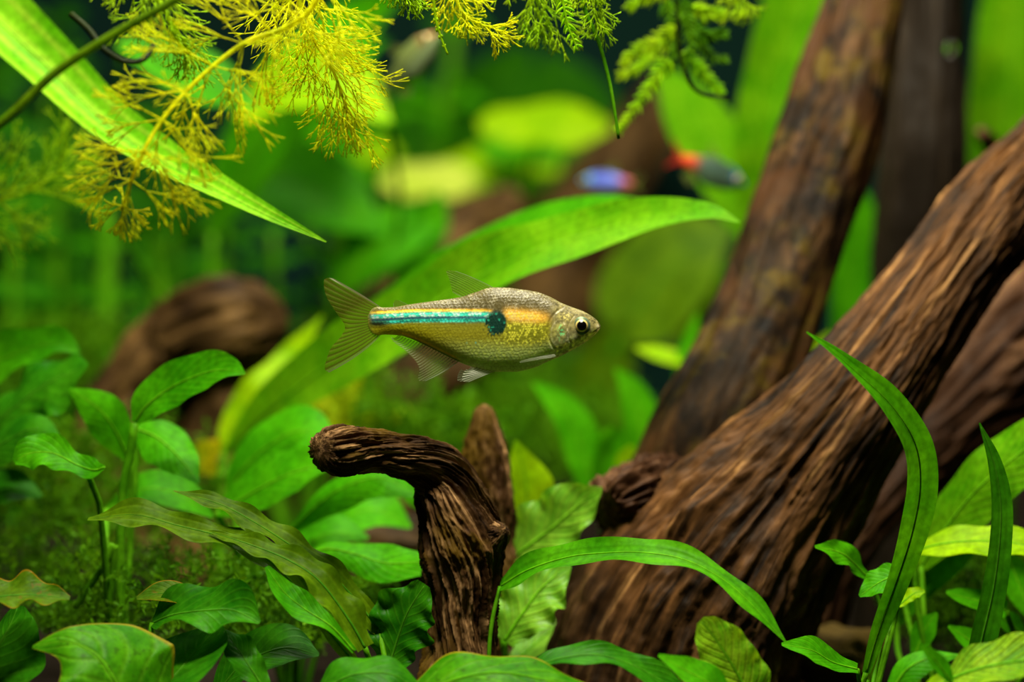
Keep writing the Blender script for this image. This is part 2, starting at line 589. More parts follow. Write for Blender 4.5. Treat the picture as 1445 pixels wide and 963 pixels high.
# ------------------------------------------------------------------ driftwood
def wood(name, pts, mat, T=None, seed=1, ns=260, nt=150, lump=0.16, ridge=0.10, rk=5.0, fine=0.03, twist=0.0,
         cap0=0.0, cap1=0.0, depth=1.0, lk=0.9, base=None, rough_end=0.0, groove=0.0):
    """pts: (px,py,d,half width px) along the branch"""
    sp = np.array([list(P(a, b, c)) + [h * c / F] for a, b, c, h in pts])
    c = cr(sp, ns)
    p, R = c[:, :3], c[:, 3].copy()
    t, A, B = frames(p)
    s = np.r_[0, np.cumsum(np.linalg.norm(np.diff(p, axis=0), axis=1))]
    L = s[-1]
    R0 = R.copy()
    if cap0:
        R *= np.sqrt(np.clip(1 - (1 - np.clip(s / cap0, 0, 1)) ** 2.5, 0.0004, 1))
    if cap1:
        R *= np.sqrt(np.clip(1 - (1 - np.clip((L - s) / cap1, 0, 1)) ** 2.5, 0.0004, 1))
    th = np.linspace(0, 2 * math.pi, nt, endpoint=False)
    S, TH = np.meshgrid(s, th, indexing='ij')
    RR = np.repeat(R[:, None], nt, 1)
    Rm = float(np.mean(c[:, 3]))
    kr = np.repeat((R / R0)[:, None], nt, 1)
    q = np.stack([np.cos(TH + twist * S) * Rm * kr, np.sin(TH + twist * S) * Rm * kr, S], -1).reshape(-1, 3)
    l = fbm(q * np.array([lk, lk, lk * 0.45]) / Rm, 3, seed)
    rg = 1 - np.abs(fbm(q * np.array([rk, rk, rk * 0.13]) / Rm / 1.6, 3, seed + 11)) * 2
    fn = fbm(q * np.array([rk, rk, rk * 0.3]) / Rm * 2.2, 3, seed + 23)
    dis = (lump * l + ridge * (rg - 0.4) * kr.ravel() ** 2 + fine * fn).reshape(ns, nt)
    if groove:
        gv = np.abs(fbm(q * np.array([1.5, 1.5, 0.16]) / Rm, 2, seed + 41))
        dis = dis - groove * (1 - sst(0.0, 0.22, gv)).reshape(ns, nt) * kr
    if rough_end:
        e = np.exp(-(S / (cap0 * 1.5 + 1e-6)) ** 2) if cap0 else 0
        dis = dis + rough_end * e * fbm(q * 3.0 / Rm, 4, seed + 5).reshape(ns, nt)
    rr = RR * (1 + dis)
    X = p[:, None, :] + rr[..., None] * (A[:, None, :] * np.cos(TH)[..., None] * depth + B[:, None, :] * np.sin(TH)[..., None])
    f = grid_faces(ns, nt, True)
    f.append(tuple(range(nt))[::-1])
    f.append(tuple((ns - 1) * nt + k for k in range(nt)))
    g = q * U + seed * 0.37
    o = mesh_obj(name, X.reshape(-1, 3), f, mat, T.o if T else None, None, T.base if T else base, attr={'grain': ('FLOAT_VECTOR', g)})
    return o


def on_soil(px, d, sink=0.5):
    x = (px - CX) * d / F
    return np.array([x, d - FD, float(soil(x, d)) - sink])


W1 = Thing('driftwood', 'big forked brown driftwood with two thick limbs rising from a flared base', 'driftwood', on_soil(980, 55))
wood('limb', [(1236, -90, 61, 56), (1222, 0, 60.5, 57), (1196, 95, 60, 68), (1172, 190, 59.5, 73), (1136, 290, 59, 72), (1106, 370, 58.5, 73),
              (1082, 440, 58, 78), (1050, 520, 57.5, 84), (1010, 610, 57, 92), (975, 720, 57, 100), (940, 860, 57, 110), (930, 1100, 57, 110)],
     M['wood_mottled'], W1, seed=3, ns=330, nt=160, lump=0.05, ridge=0.05, rk=3.0, fine=0.02)
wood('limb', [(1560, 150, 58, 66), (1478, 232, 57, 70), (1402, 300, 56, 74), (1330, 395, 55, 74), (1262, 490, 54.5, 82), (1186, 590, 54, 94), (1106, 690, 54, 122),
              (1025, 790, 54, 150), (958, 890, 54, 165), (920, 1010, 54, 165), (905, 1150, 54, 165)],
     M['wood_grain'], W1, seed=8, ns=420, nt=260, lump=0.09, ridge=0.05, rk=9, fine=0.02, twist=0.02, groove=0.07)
wood('knot', [(858, 728, 53.6, 44), (880, 716, 53.8, 58), (915, 712, 54.6, 66), (985, 730, 56, 76)], M['wood_root'], W1, seed=22, ns=140, nt=160,
     lump=0.26, ridge=0.05, rk=4, fine=0.16, cap0=0.3, rough_end=0.25)
wood('root', [(1600, 395, 62, 110), (1500, 460, 61.5, 104), (1400, 540, 61, 92), (1310, 618, 60, 72), (1240, 690, 59, 58), (1160, 800, 58, 60), (1100, 1000, 58, 70)],
     M['wood_root'], W1, seed=14, ns=260, nt=170, lump=0.10, ridge=0.10, rk=5, fine=0.03)

W2 = Thing('driftwood_post', 'nearly black upright driftwood post behind the forked limbs', 'driftwood', on_soil(1290, 66))
wood('post', [(1306, -120, 67, 60), (1302, 60, 66.5, 59), (1298, 220, 66, 61), (1292, 420, 66, 66), (1285, 700, 66, 74), (1280, 1000, 66, 84)], M['wood_dark'], W2, seed=31, lump=0.06, ridge=0.06, rk=3)
wood('knot', [(1402, 208, 67, 14), (1392, 196, 66.5, 13), (1386, 186, 66, 9)], M['wood_root'], W2, seed=44, ns=30, nt=40, cap1=0.1)

W3 = Thing('driftwood_stump', 'small twisted brown stump with a broken arm pointing sideways', 'driftwood', on_soil(652, 51))
wood('trunk', [(450, 634, 49.4, 27), (476, 634, 49.7, 34), (515, 635, 50.2, 32), (556, 641, 50.6, 30), (594, 652, 51, 35), (622, 678, 51.2, 42), (638, 722, 51.2, 52), (650, 768, 51.2, 58), (655, 815, 51.2, 54),
               (650, 870, 51.2, 47), (650, 930, 51.2, 52), (650, 1020, 51.2, 64), (650, 1200, 51.2, 70)],
     M['wood_stump'], W3, seed=5, ns=460, nt=260, lump=0.15, ridge=0.13, rk=6.5, fine=0.04, twist=0.35, cap0=0.16, rough_end=0.12, groove=0.22)
wood('knob', [(712, 748, 50.7, 10), (700, 754, 50.9, 22), (676, 772, 51.2, 34), (660, 800, 51.3, 40)], M['wood_stump'], W3, seed=15, ns=60, nt=80, lump=0.25, ridge=0.14, fine=0.12, cap0=0.12)

W4 = Thing('driftwood_spike', 'short pointed brown wood spike behind the twisted stump', 'driftwood', on_soil(700, 54.5))
wood('spike', [(682, 570, 54.5, 11), (684, 595, 54.5, 22), (688, 640, 54.5, 32), (694, 700, 54.5, 33), (700, 780, 54.5, 34), (704, 920, 54.5, 44), (706, 1150, 54.5, 54)],
     M['wood_stump'], W4, seed=9, ns=200, nt=130, lump=0.22, ridge=0.12, rk=5, fine=0.10, cap0=0.16)

W5 = Thing('driftwood_chunk', 'rounded brown wood chunk among the green plants at the back', 'driftwood', on_soil(290, 66.5))
wood('chunk', [(408, 452, 66, 34), (365, 456, 66, 60), (312, 468, 66, 74), (262, 498, 66.5, 72), (215, 545, 66.5, 64), (180, 610, 66.5, 70), (160, 760, 66.5, 90)],
     M['wood_chunk'], W5, seed=12, ns=150, nt=110, lump=0.16, ridge=0.06, rk=3, fine=0.12, cap0=0.8, lk=1.6)
wood('foot', [(370, 470, 66.5, 38), (330, 540, 66.5, 52), (300, 640, 66.5, 60), (290, 820, 66.5, 70)], M['wood_chunk'], W5, seed=13, ns=90, nt=80, lump=0.2, cap0=0.4)

W6 = Thing('driftwood_branch', 'blurred reddish brown branch slanting behind the arched leaf', 'driftwood', on_soil(420, 80))
wood('branch', [(735, 270, 81, 26), (700, 300, 81, 38), (620, 358, 80, 46), (540, 420, 80, 52), (470, 490, 80, 58), (430, 560, 80, 66), (400, 720, 80, 80)],
     M['wood_chunk'], W6, seed=17, ns=130, nt=90, lump=0.14, ridge=0.08, rk=3, cap0=0.5)
W7 = Thing('driftwood_branch', 'dim brown branch leaning against the dark back wall', 'driftwood', on_soil(780, 98))
wood('branch', [(960, 110, 98.5, 26), (920, 170, 98.5, 44), (870, 240, 98, 54), (810, 330, 98, 60), (770, 460, 98, 66), (750, 720, 98, 74)],
     M['wood_chunk'], W7, seed=18, ns=110, nt=80, lump=0.14, ridge=0.08, rk=3, cap0=0.5)
W8 = Thing('driftwood_log', 'low brown log lying behind the twisted stump', 'driftwood', on_soil(560, 60))
wood('log', [(430, 838, 60, 40), (470, 812, 60, 58), (550, 800, 60, 62), (640, 812, 60, 60), (720, 835, 60, 50)], M['wood_chunk'], W8, seed=19, ns=110, nt=90, lump=0.16, ridge=0.1, rk=4, cap0=0.4, cap1=0.4)
W9 = Thing('driftwood_branch', 'dark brown wood piece behind the belly of the main fish', 'driftwood', on_soil(640, 74))
wood('branch', [(700, 470, 74, 30), (655, 510, 74, 44), (590, 540, 74, 48), (540, 600, 74, 50), (520, 740, 74, 60)], M['wood_chunk'], W9, seed=20, ns=100, nt=80, lump=0.18, cap0=0.4)


def pebble(px, py, d, r, label, seed):
    c = P(px, py, d)
    nu, nv = 36, 24
    th = np.linspace(0, 2 * math.pi, nu, endpoint=False)
    ph = np.linspace(0.04, math.pi - 0.04, nv)
    PH, TH = np.meshgrid(ph, th, indexing='ij')
    q = np.stack([np.sin(PH) * np.cos(TH), np.sin(PH) * np.sin(TH), np.cos(PH)], -1).reshape(-1, 3)
    k = 1 + 0.28 * fbm(q * 1.3, 3, seed)
    v = q * k[:, None] * np.array([1.25, 1.0, 0.8]) * r * d / F
    f = grid_faces(nv, nu, True) + [tuple(range(nu))[::-1], tuple((nv - 1) * nu + k for k in range(nu))]
    b = np.array([c[0], c[1], max(c[2] - r * 0.7 * d / F, 0)])
    o = mesh_obj('stone', v + c, f, M['stone'], None, None, b)
    o.location = Vector(b) * U
    tag(o, label, 'stone')


# ------------------------------------------------------------------ fish
def pch(xs, ys, x):
    """monotone-ish cubic through the points"""
    xs, ys = np.asarray(xs, float), np.asarray(ys, float)
    o = np.argsort(xs)
    xs, ys = xs[o], ys[o]
    dl = np.diff(ys) / np.diff(xs)
    m = np.r_[dl[0], np.where(dl[:-1] * dl[1:] > 0, 2 * dl[:-1] * dl[1:] / (dl[:-1] + dl[1:] + 1e-12), 0), dl[-1]]
    k = np.clip(np.searchsorted(xs, x) - 1, 0, len(xs) - 2)
    h = xs[k + 1] - xs[k]
    t = np.clip((x - xs[k]) / h, 0, 1)
    return (2 * t ** 3 - 3 * t ** 2 + 1) * ys[k] + (t ** 3 - 2 * t ** 2 + t) * h * m[k] + (-2 * t ** 3 + 3 * t ** 2) * ys[k + 1] + (t ** 3 - t ** 2) * h * m[k + 1]


def skin_mat(name):
    m, nt, out = new_mat(name)
    L = nt.links.new
    a = N_(nt, 'ShaderNodeAttribute', attribute_name='pigment')
    g = N_(nt, 'ShaderNodeAttribute', attribute_name='guanine')
    h = N_(nt, 'ShaderNodeAttribute', attribute_name='scale_height')
    b = N_(nt, 'ShaderNodeBump')
    b.inputs['Strength'].default_value = 0.22
    b.inputs['Distance'].default_value = 0.0004
    L(h.outputs['Fac'], b.inputs['Height'])
    pr = N_(nt, 'ShaderNodeBsdfPrincipled')
    pr.inputs['Roughness'].default_value = 0.34
    pr.inputs['Specular IOR Level'].default_value = 0.22
    L(a.outputs['Color'], pr.inputs['Base Color'])
    L(math_(nt, 'MULTIPLY', g.outputs['Fac'], 0.35), pr.inputs['Metallic'])
    L(math_(nt, 'MULTIPLY_ADD', g.outputs['Fac'], -0.42, 0.42), pr.inputs['Subsurface Weight'])
    pr.inputs['Subsurface Radius'].default_value = (1.0, 1.0, 0.55)
    pr.inputs['Subsurface Scale'].default_value = 0.006
    L(b.outputs[0], pr.inputs['Normal'])
    L(pr.outputs[0], out.inputs[0])
    M[name] = m


def fin_mat(name, col, ray, alpha=0.42, nray=16, edge=None):
    m, nt, out = new_mat(name)
    L = nt.links.new
    uv = N_(nt, 'ShaderNodeUVMap')
    sep = N_(nt, 'ShaderNodeSeparateXYZ')
    L(uv.outputs[0], sep.inputs[0])
    s = math_(nt, 'SINE', math_(nt, 'MULTIPLY', sep.outputs[0], 6.283 * nray))
    s = math_(nt, 'POWER', math_(nt, 'MULTIPLY_ADD', s, 0.5, 0.5), 2.5)
    c = mix_(nt, s, col, ray)
    # paler leading edges
    au = math_(nt, 'ABSOLUTE', math_(nt, 'SUBTRACT', sep.outputs[0], 0.5))
    e = N_(nt, 'ShaderNodeMapRange', i1=0.46, i2=0.498)
    L(au, e.inputs[0])
    if edge:
        c = mix_(nt, e.outputs[0], c, edge)
    pr = N_(nt, 'ShaderNodeBsdfPrincipled')
    pr.inputs['Roughness'].default_value = 0.4
    L(c, pr.inputs['Base Color'])
    tl = N_(nt, 'ShaderNodeBsdfTranslucent')
    L(c, tl.inputs[0])
    mx = N_(nt, 'ShaderNodeMixShader', i0=0.45)
    L(pr.outputs[0], mx.inputs[1])
    L(tl.outputs[0], mx.inputs[2])
    tp = N_(nt, 'ShaderNodeBsdfTransparent')
    tp.inputs[0].default_value = (0.92, 0.96, 0.85, 1)
    m2 = N_(nt, 'ShaderNodeMixShader')
    basefac = math_(nt, 'MULTIPLY_ADD', s, 0.42, alpha)
    # denser toward the body
    basefac = math_(nt, 'ADD', basefac, math_(nt, 'MULTIPLY', math_(nt, 'SUBTRACT', 1.0, sep.outputs[1]), 0.12))
    basefac = math_(nt, 'MAXIMUM', basefac, math_(nt, 'MULTIPLY', e.outputs[0], 0.8))
    L(basefac, m2.inputs[0])
    L(tp.outputs[0], m2.inputs[1])
    L(mx.outputs[0], m2.inputs[2])
    L(m2.outputs[0], out.inputs[0])
    M[name] = m


skin_mat('skin')
fin_mat('fin_tail', (0.22, 0.25, 0.012), (0.11, 0.115, 0.008), 0.42, 17, (0.35, 0.33, 0.18))
fin_mat('fin_clear', (0.24, 0.32, 0.03), (0.12, 0.14, 0.02), 0.30, 11, (0.45, 0.48, 0.32))
fin_mat('fin_anal', (0.20, 0.24, 0.06), (0.30, 0.32, 0.16), 0.30, 22, (0.4, 0.45, 0.3))
fin_mat('fin_pale', (0.45, 0.50, 0.32), (0.65, 0.68, 0.5), 0.40, 6, (0.6, 0.65, 0.5))
simple_mat('pupil', (0.002, 0.002, 0.002), 0.15, spec=0.5)
simple_mat('iris', (0.05, 0.10, 0.07), 0.25, (0.22, 0.26, 0.14), 900, metallic=0.3)
simple_mat('eye_ring', (0.75, 0.55, 0.14), 0.3, (0.9, 0.75, 0.3), 900, metallic=0.4)
simple_mat('eye_white', (0.03, 0.07, 0.05), 0.3, (0.22, 0.28, 0.16), 500, metallic=0.2)


class Fish:
    """local photo-like pixel frame (x along the body, y down) placed in the tank at distance d"""

    def __init__(self, label, cx, cy, d, ax=(1, 0, 0), ref=(700, 462), mag=1.0, name='tetra_fish', up=(0, 0, 1), group=None):
        self.s = d / F * mag
        self.ref = ref
        self.c = P(cx, cy, d)
        self.T = Thing(name, label, 'fish', self.c, group)
        x = np.array(ax, float)
        x /= np.linalg.norm(x)
        z = np.array(up, float)
        z -= x * (x @ z)
        z /= np.linalg.norm(z)
        self.X, self.Z = x, z
        self.Yv = np.cross(z, x)

    def w(self, fx, fy, fz):
        """fx,fy in frame px; fz = px away from the viewer"""
        fx, fy, fz = (np.asarray(a, float) for a in (fx, fy, fz))
        q = ((fx - self.ref[0])[..., None] * self.X + (self.ref[1] - fy)[..., None] * self.Z + fz[..., None] * self.Yv) * self.s
        return q + self.c

    def obj(self, name, v, f, mat, parent=None, **k):
        return mesh_obj(name, v, f, mat, parent or self.T.o, base=self.T.base, **k)

    def body(self, top, bot, thick, ns, nt, paint, mat):
        x0, x1 = top[0][0], top[-1][0]
        g = np.linspace(0, 1, ns)
        xs = x0 + (x1 - x0) * (g + 0.10 * np.sin(g * math.pi) * g)
        xs = x0 + (x1 - x0) * (1 - (1 - g) ** 1.25)
        ty = pch([a for a, b in top], [b for a, b in top], xs)
        by = pch([a for a, b in bot], [b for a, b in bot], xs)
        tk = pch([a for a, b in thick], [b for a, b in thick], xs)
        th = np.linspace(0, 2 * math.pi, nt, endpoint=False) - math.pi / 2
        cx, sx = np.cos(th), np.sin(th)
        cy = np.sign(cx) * np.abs(cx) ** 0.85
        FX = np.repeat(xs[:, None], nt, 1)
        FY = (ty + by)[:, None] / 2 - (by - ty)[:, None] / 2 * sx[None, :]
        FZ = -tk[:, None] * cy[None, :]
        col, gu, hg, push = paint(FX, FY, FZ, ty[:, None], by[:, None])
        FZ = FZ - np.sign(cy)[None, :] * push * np.abs(cy)[None, :]
        v = self.w(FX, FY, FZ).reshape(-1, 3)
        f = grid_faces(ns, nt, True) + [tuple(range(nt))[::-1], tuple((ns - 1) * nt + k for k in range(nt))]
        self.prof = (xs, ty, by, tk)
        return self.obj('body', v, f, mat, attr={'pigment': ('FLOAT_COLOR', col.reshape(-1, 3)), 'guanine': ('FLOAT', gu.ravel()),
                                                 'scale_height': ('FLOAT', hg.ravel())})

    def fin(self, name, base, mid, tip, mat, bend=0.0, splay=0.0, nr=24, nc=90, z0=0.0, ruf=0.5, parent=None, nray=16):
        b, m_, t_ = (cr([(x, y, 0) for x, y in q], nc)[:, :2] for q in (base, mid, tip))
        v = np.linspace(0, 1, nr)[:, None, None]
        q = b * (1 - v) * (1 - 2 * v) + m_ * 4 * v * (1 - v) + t_ * v * (2 * v - 1)
        vv = v[..., 0]
        u = np.linspace(0, 1, nc)[None, :]
        z = z0 + bend * vv ** 2 + splay * vv + ruf * vv * np.sin(u * nray * 2 * math.pi)
        z = np.broadcast_to(z, (nr, nc))
        uv = np.stack(np.broadcast_arrays(u, vv), -1).reshape(-1, 2)
        return self.obj(name, self.w(q[..., 0], q[..., 1], z).reshape(-1, 3), grid_faces(nr, nc), mat, parent, uv=uv)

    def disc(self, name, cx, cy, z, r, bulge, mat, side=-1, r_in=0.0, parent=None, n=40, m=10):
        a = np.linspace(0, 2 * math.pi, n, endpoint=False)
        rr = np.linspace(max(r_in, 0.02 * r), r, m)
        A, R = np.meshgrid(a, rr)
        hz = z + side * bulge * np.sqrt(np.clip(1 - (R / (r * 1.02)) ** 2, 0, 1))
        f = grid_faces(m, n, True)
        if r_in == 0:
            f.append(tuple(range(n)))
        return self.obj(name, self.w(cx + R * np.cos(A), cy + R * np.sin(A), hz).reshape(-1, 3), f, mat, parent)

    def eye(self, cx, cy, r, z, side, iris='iris', ring='eye_ring', white='eye_white'):
        e = self.disc('eye', cx, cy, z, r, r * 0.42, M[white], side)
        self.disc('iris', cx + 0.3, cy, z + side * r * 0.20, r * 0.72, r * 0.40, M[ring], side, parent=e)
        self.disc('pupil', cx + 0.4, cy, z + side * r * 0.30, r * 0.58, r * 0.40, M['pupil'], side, parent=e)
        return e


def scale_lattice(FX, FY, sx=5.2, sy=4.6, seed=0):
    r = np.round(FY / sy)
    best = None
    for dr in (-1, 0, 1):
        row = r + dr
        off = (np.mod(row, 2)) * 0.5
        k = np.round(FX / sx - off)
        dx = FX - (k + off) * sx
        dy = FY - row * sy
        d2 = (dx / sx) ** 2 + (dy / sy) ** 2 * 0.9
        if best is None:
            best, K, Rw, DX, DY = d2, k, row, dx, dy
        else:
            w_ = d2 < best
            best = np.where(w_, d2, best)
            K, Rw, DX, DY = np.where(w_, k, K), np.where(w_, row, Rw), np.where(w_, dx, DX), np.where(w_, dy, DY)
    rnd = hsh(K.astype(np.int64), Rw.astype(np.int64), np.zeros_like(K, np.int64), seed) * 0.5 + 0.5
    return np.sqrt(best), DX / sx, DY / sy, rnd


def lerp(a, b, t):
    return a * (1 - t[..., None]) + np.asarray(b) * t[..., None]


def paint_main(FX, FY, FZ, ty, by):
    t = (FY - ty) / np.maximum(by - ty, 1e-3)
    q = np.stack([FX, FY, FZ], -1).reshape(-1, 3)
    nz = fbm(q * 0.10, 3, 4).reshape(FX.shape)
    nf = fbm(q * 0.45, 3, 9).reshape(FX.shape)
    dist, dx, dy, rnd = scale_lattice(FX + 1.5 * nz + 1.3 * nf, FY + 0.04 * (FX - 600) + 1.2 * nz + 0.9 * nf, seed=3)
    dist2, _, _, rnd2 = scale_lattice(FX + 0.8 * nf, FY + 0.7 * nz + 0.6 * nf, 3.3, 2.9, seed=8)
    body = sst(783, 768, FX)                       # scaled part, in front of it the head
    c = np.zeros(FX.shape + (3,)) + np.array([0.062, 0.050, 0.017])
    rear = sst(720, 560, FX)
    mid = np.zeros_like(c) + np.array([0.19, 0.18, 0.012])
    c = lerp(c, mid, sst(0.28, 0.5, t))
    c = lerp(c, (0.30, 0.28, 0.006), sst(0.45, 0.7, t) * rear * 0.9)
    # pale belly
    bel = sst(0.58, 0.86, t) * sst(600, 690, FX)
    c = lerp(c, (0.37, 0.47, 0.12), bel)
    c = lerp(c, (0.42, 0.49, 0.22), sst(0.84, 1.0, t) * sst(620, 700, FX) * 0.8)
    gu = np.zeros_like(FX)
    # yellow-green glitter on the flank behind the gill cover
    gl = sst(700, 722, FX) * sst(785, 760, FX) * sst(450, 458, FY) * sst(494, 478, FY)
    sp = (rnd2 > 0.5) * sst(0.62, 0.2, dist2)
    c = lerp(c, (0.18, 0.19, 0.012), gl * 0.7)
    c = lerp(c, (0.75, 0.72, 0.06), gl * sp * 0.8)
    gl2 = sst(640, 690, FX) * sst(790, 740, FX) * sst(474, 484, FY) * sst(516, 500, FY)
    c = lerp(c, (0.55, 0.62, 0.08), gl2 * sp * (rnd > 0.55) * 0.6)
    gu += 0.6 * gl * sp
    # gold band in front of the spot
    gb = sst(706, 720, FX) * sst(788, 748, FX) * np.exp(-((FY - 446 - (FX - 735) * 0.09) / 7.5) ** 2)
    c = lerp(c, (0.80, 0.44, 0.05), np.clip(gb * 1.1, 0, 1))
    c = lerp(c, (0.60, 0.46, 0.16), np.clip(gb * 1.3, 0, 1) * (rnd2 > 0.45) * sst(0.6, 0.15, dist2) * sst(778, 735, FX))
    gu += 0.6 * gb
    # long stripe: gold, turquoise, blue, turquoise
    ln = sst(519, 527, FX) * sst(700, 682, FX)
    yl = 438.6 + 3.0 * sst(600, 525, FX) + 0.5 * nf

    def band(y, s):
        return np.exp(-((FY - yl - y) / s) ** 2)
    c = lerp(c, (0.78, 0.46, 0.03), np.clip(ln * band(0.2, 2.0) * (0.55 + 0.9 * rnd), 0, 1))
    tq = np.array([0.05, 0.55, 0.40])
    tq2 = lerp(np.zeros_like(c) + tq, (0.45, 0.85, 0.65), (rnd > 0.45) * sst(0.6, 0.25, dist))
    k = np.clip(ln * band(5.4, 2.9) * 1.35, 0, 1)[..., None]
    c = c * (1 - k) + tq2 * k
    c = lerp(c, (0.02, 0.06, 0.12), np.clip(ln * band(10.4, 1.9) * 1.2, 0, 1))
    k = np.clip(ln * band(14.0, 2.3) * 1.25, 0, 1)[..., None] * (0.55 + 0.45 * sst(525, 560, FX))[..., None]
    c = c * (1 - k) + (np.array([0.03, 0.50, 0.36]) * (0.5 + 0.9 * rnd[..., None]) * (1.25 - 0.7 * sst(0.2, 0.6, dist))[..., None]) * k
    c = lerp(c, (0.012, 0.012, 0.006), sst(516, 520, FX) * sst(558, 536, FX) * np.exp(-((FY - 457.5) / 5.6) ** 2) * 0.95)
    gu += 0.9 * ln * (band(5.4, 4.0) + band(14.0, 2.5))
    # shoulder spot
    r = np.sqrt(((FX - 700 - 1.5 * nf) / 15.5) ** 2 + ((FY - 456 + 1.5 * nf) / 17.5) ** 2) + 0.14 * nf
    c = lerp(c, (0.006, 0.03, 0.02), sst(1.12, 0.82, r))
    c = lerp(c, (0.02, 0.28, 0.18), sst(1.0, 0.7, r) * (rnd > 0.72) * sst(0.5, 0.15, dist) * 0.8)
    # turquoise flecks on the belly
    fl = np.exp(-(((FX - 667) / 7) ** 2 + ((FY - 484) / 3) ** 2))
    c = lerp(c, (0.1, 0.6, 0.5), fl * (rnd2 > 0.6) * sst(0.6, 0.2, dist2) * 0.9)
    # dark line above the anal fin with a golden line over it
    base = np.exp(-((by - FY - 1.0) / 1.6) ** 2) * sst(655, 645, FX) * sst(570, 600, FX)
    c = lerp(c, (0.45, 0.32, 0.01), np.exp(-((by - FY - 4.2) / 1.7) ** 2) * sst(652, 640, FX) * sst(555, 575, FX) * 0.9)
    c = lerp(c, (0.02, 0.015, 0.004), base * 0.9)
    c = lerp(c, (0.05, 0.05, 0.004), sst(528, 520, FX) * 0.8)
    # scale edges: pale on the back, fine net elsewhere
    edge = sst(0.30, 0.62, dist) * body
    c = lerp(c, (0.40, 0.37, 0.26), edge * sst(0.36, 0.16, t) * (rnd > 0.45) * (0.4 + 0.6 * rnd) * sst(560, 660, FX) * 0.55)
    c = c * (1 - 0.10 * (sst(0.25, 0.6, dist) * body * sst(0.25, 0.4, t))[..., None])
    # head
    hd = sst(770, 786, FX)
    hc = np.zeros_like(c) + np.array([0.20, 0.175, 0.065])
    hc = lerp(hc, (0.40, 0.44, 0.20), sst(0.5, 0.9, t))
    hc = lerp(hc, (0.10, 0.085, 0.035), sst(0.42, 0.08, t))
    gr = np.sqrt(((FX - 789) / 11) ** 2 + ((FY - 472) / 17) ** 2)
    hc = lerp(hc, (0.26, 0.26, 0.06), sst(1.1, 0.6, gr) * 0.6)
    hc = lerp(hc, (0.15, 0.55, 0.22), sst(1.0, 0.5, gr) * (nf > 0.25) * sst(784, 792, FX) * 0.8)
    hc = lerp(hc, (0.62, 0.58, 0.42), np.exp(-((gr - 1.08) / 0.10) ** 2) * 0.3 * (nf > -0.1))
    sn = sst(838, 846, FX) * sst(0.2, 0.5, t)
    hc = lerp(hc, (0.42, 0.36, 0.25), sn)
    fr = (hsh(np.floor(FX / 1.7).astype(np.int64), np.floor(FY / 1.7).astype(np.int64), np.zeros(FX.shape, np.int64), 5) > 0.86)
    hc = lerp(hc, (0.04, 0.035, 0.015), fr * sst(818, 832, FX) * sst(0.55, 0.3, t) * 0.7)
    nh = fbm(q * 0.22, 4, 31).reshape(FX.shape)
    hc = hc * (1 + 0.45 * nh)[..., None]
    hc = lerp(hc, (0.42, 0.36, 0.10), np.exp(-(((FX - 797) / 9) ** 2 + ((FY - 448) / 6) ** 2)) * (nf > 0) * 0.7)
    hc = lerp(hc, (0.03, 0.025, 0.01), np.exp(-(((FX - 836) / 1.8) ** 2 + ((FY - 453) / 1.4) ** 2)) * 0.9)
    c = lerp(c, hc, hd)
    # fine dark diagonal hatching of the rear flank
    hat = np.sin((FX * 0.8 + FY * 1.3) * 1.5) * np.sin((FX * 0.8 - FY * 1.3) * 1.5)
    c = c * (1 - 0.16 * np.clip(hat, 0, 1) * sst(0.5, 0.62, t) * sst(700, 660, FX))[..., None]
    # mouth slit
    mo = np.exp(-((FY - 461.5 - (847 - FX) * 0.75) / 1.1) ** 2) * sst(833, 838, FX)
    c = lerp(c, (0.05, 0.04, 0.02), mo * 0.9)
    c = c * (1 + 0.16 * nf)[..., None] * 1.6
    hg = np.clip(1 - dist, 0, 1) * body + 0.15 * nf
    # relief: gill cover, mouth, eye socket
    d_ar = np.abs(np.sqrt(((FX - 806) / 33) ** 2 + ((FY - 468) / 36) ** 2) - 1) * 33
    arc = np.exp(-(d_ar / 1.6) ** 2) * sst(800, 790, FX)
    d2 = np.abs(np.sqrt(((FX - 818) / 17.5) ** 2 + ((FY - 468) / 24) ** 2) - 1) * 18
    arc2 = np.exp(-(d2 / 1.2) ** 2) * sst(814, 806, FX)
    push = 0.5 * hd - 1.3 * arc - 0.8 * arc2 - 0.9 * mo + 0.10 * np.clip(1 - dist * 1.5, 0, 1) * body
    return np.clip(c, 0, 1), np.clip(gu, 0, 1), hg, push


fish = Fish('golden olive tetra with turquoise stripe, black shoulder spot and forked tail', 700, 462, 50)
TOP = [(519, 447), (522, 440), (527, 435), (533, 433.2), (541, 434.2), (556, 433.6), (577, 430), (623, 423.5), (650, 419.5), (671, 412.5), (696, 405.8), (715, 406), (732, 408), (757, 412), (775, 418.5), (793, 428), (808, 434), (822, 439), (836, 447), (843, 453), (847, 459)]
BOT = [(519, 459), (522, 466), (527, 471.5), (532, 473.3), (543.5, 472.5), (562, 473.5), (577, 477.5), (598, 486.5), (623, 499), (647, 510.5), (659, 515.5), (677, 521), (702, 525), (726, 525), (751, 520), (772, 511), (790, 503.3), (811, 492.5), (827, 482.5), (839, 473), (844, 468), (847, 463)]
THK = [(519, 1.0), (523, 1.8), (530, 4.5), (545, 8), (600, 14), (660, 20), (720, 24), (770, 24), (800, 22), (825, 17), (840, 10), (845, 6), (847, 2.0)]
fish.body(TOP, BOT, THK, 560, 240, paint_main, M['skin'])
fish.fin('tail_fin', [(538, 434), (533, 441), (531, 453), (533, 464), (538, 472)],
         [(503, 411.5), (497, 424), (501, 456), (493, 484), (507, 500)],
         [(470, 393), (461, 392.5), (456.5, 398), (460, 418), (472, 438), (486, 459.5), (482, 473), (467, 491), (460, 509), (458, 521), (464, 526)],
         M['fin_tail'], bend=6, nc=140, ruf=0.5, nray=17)
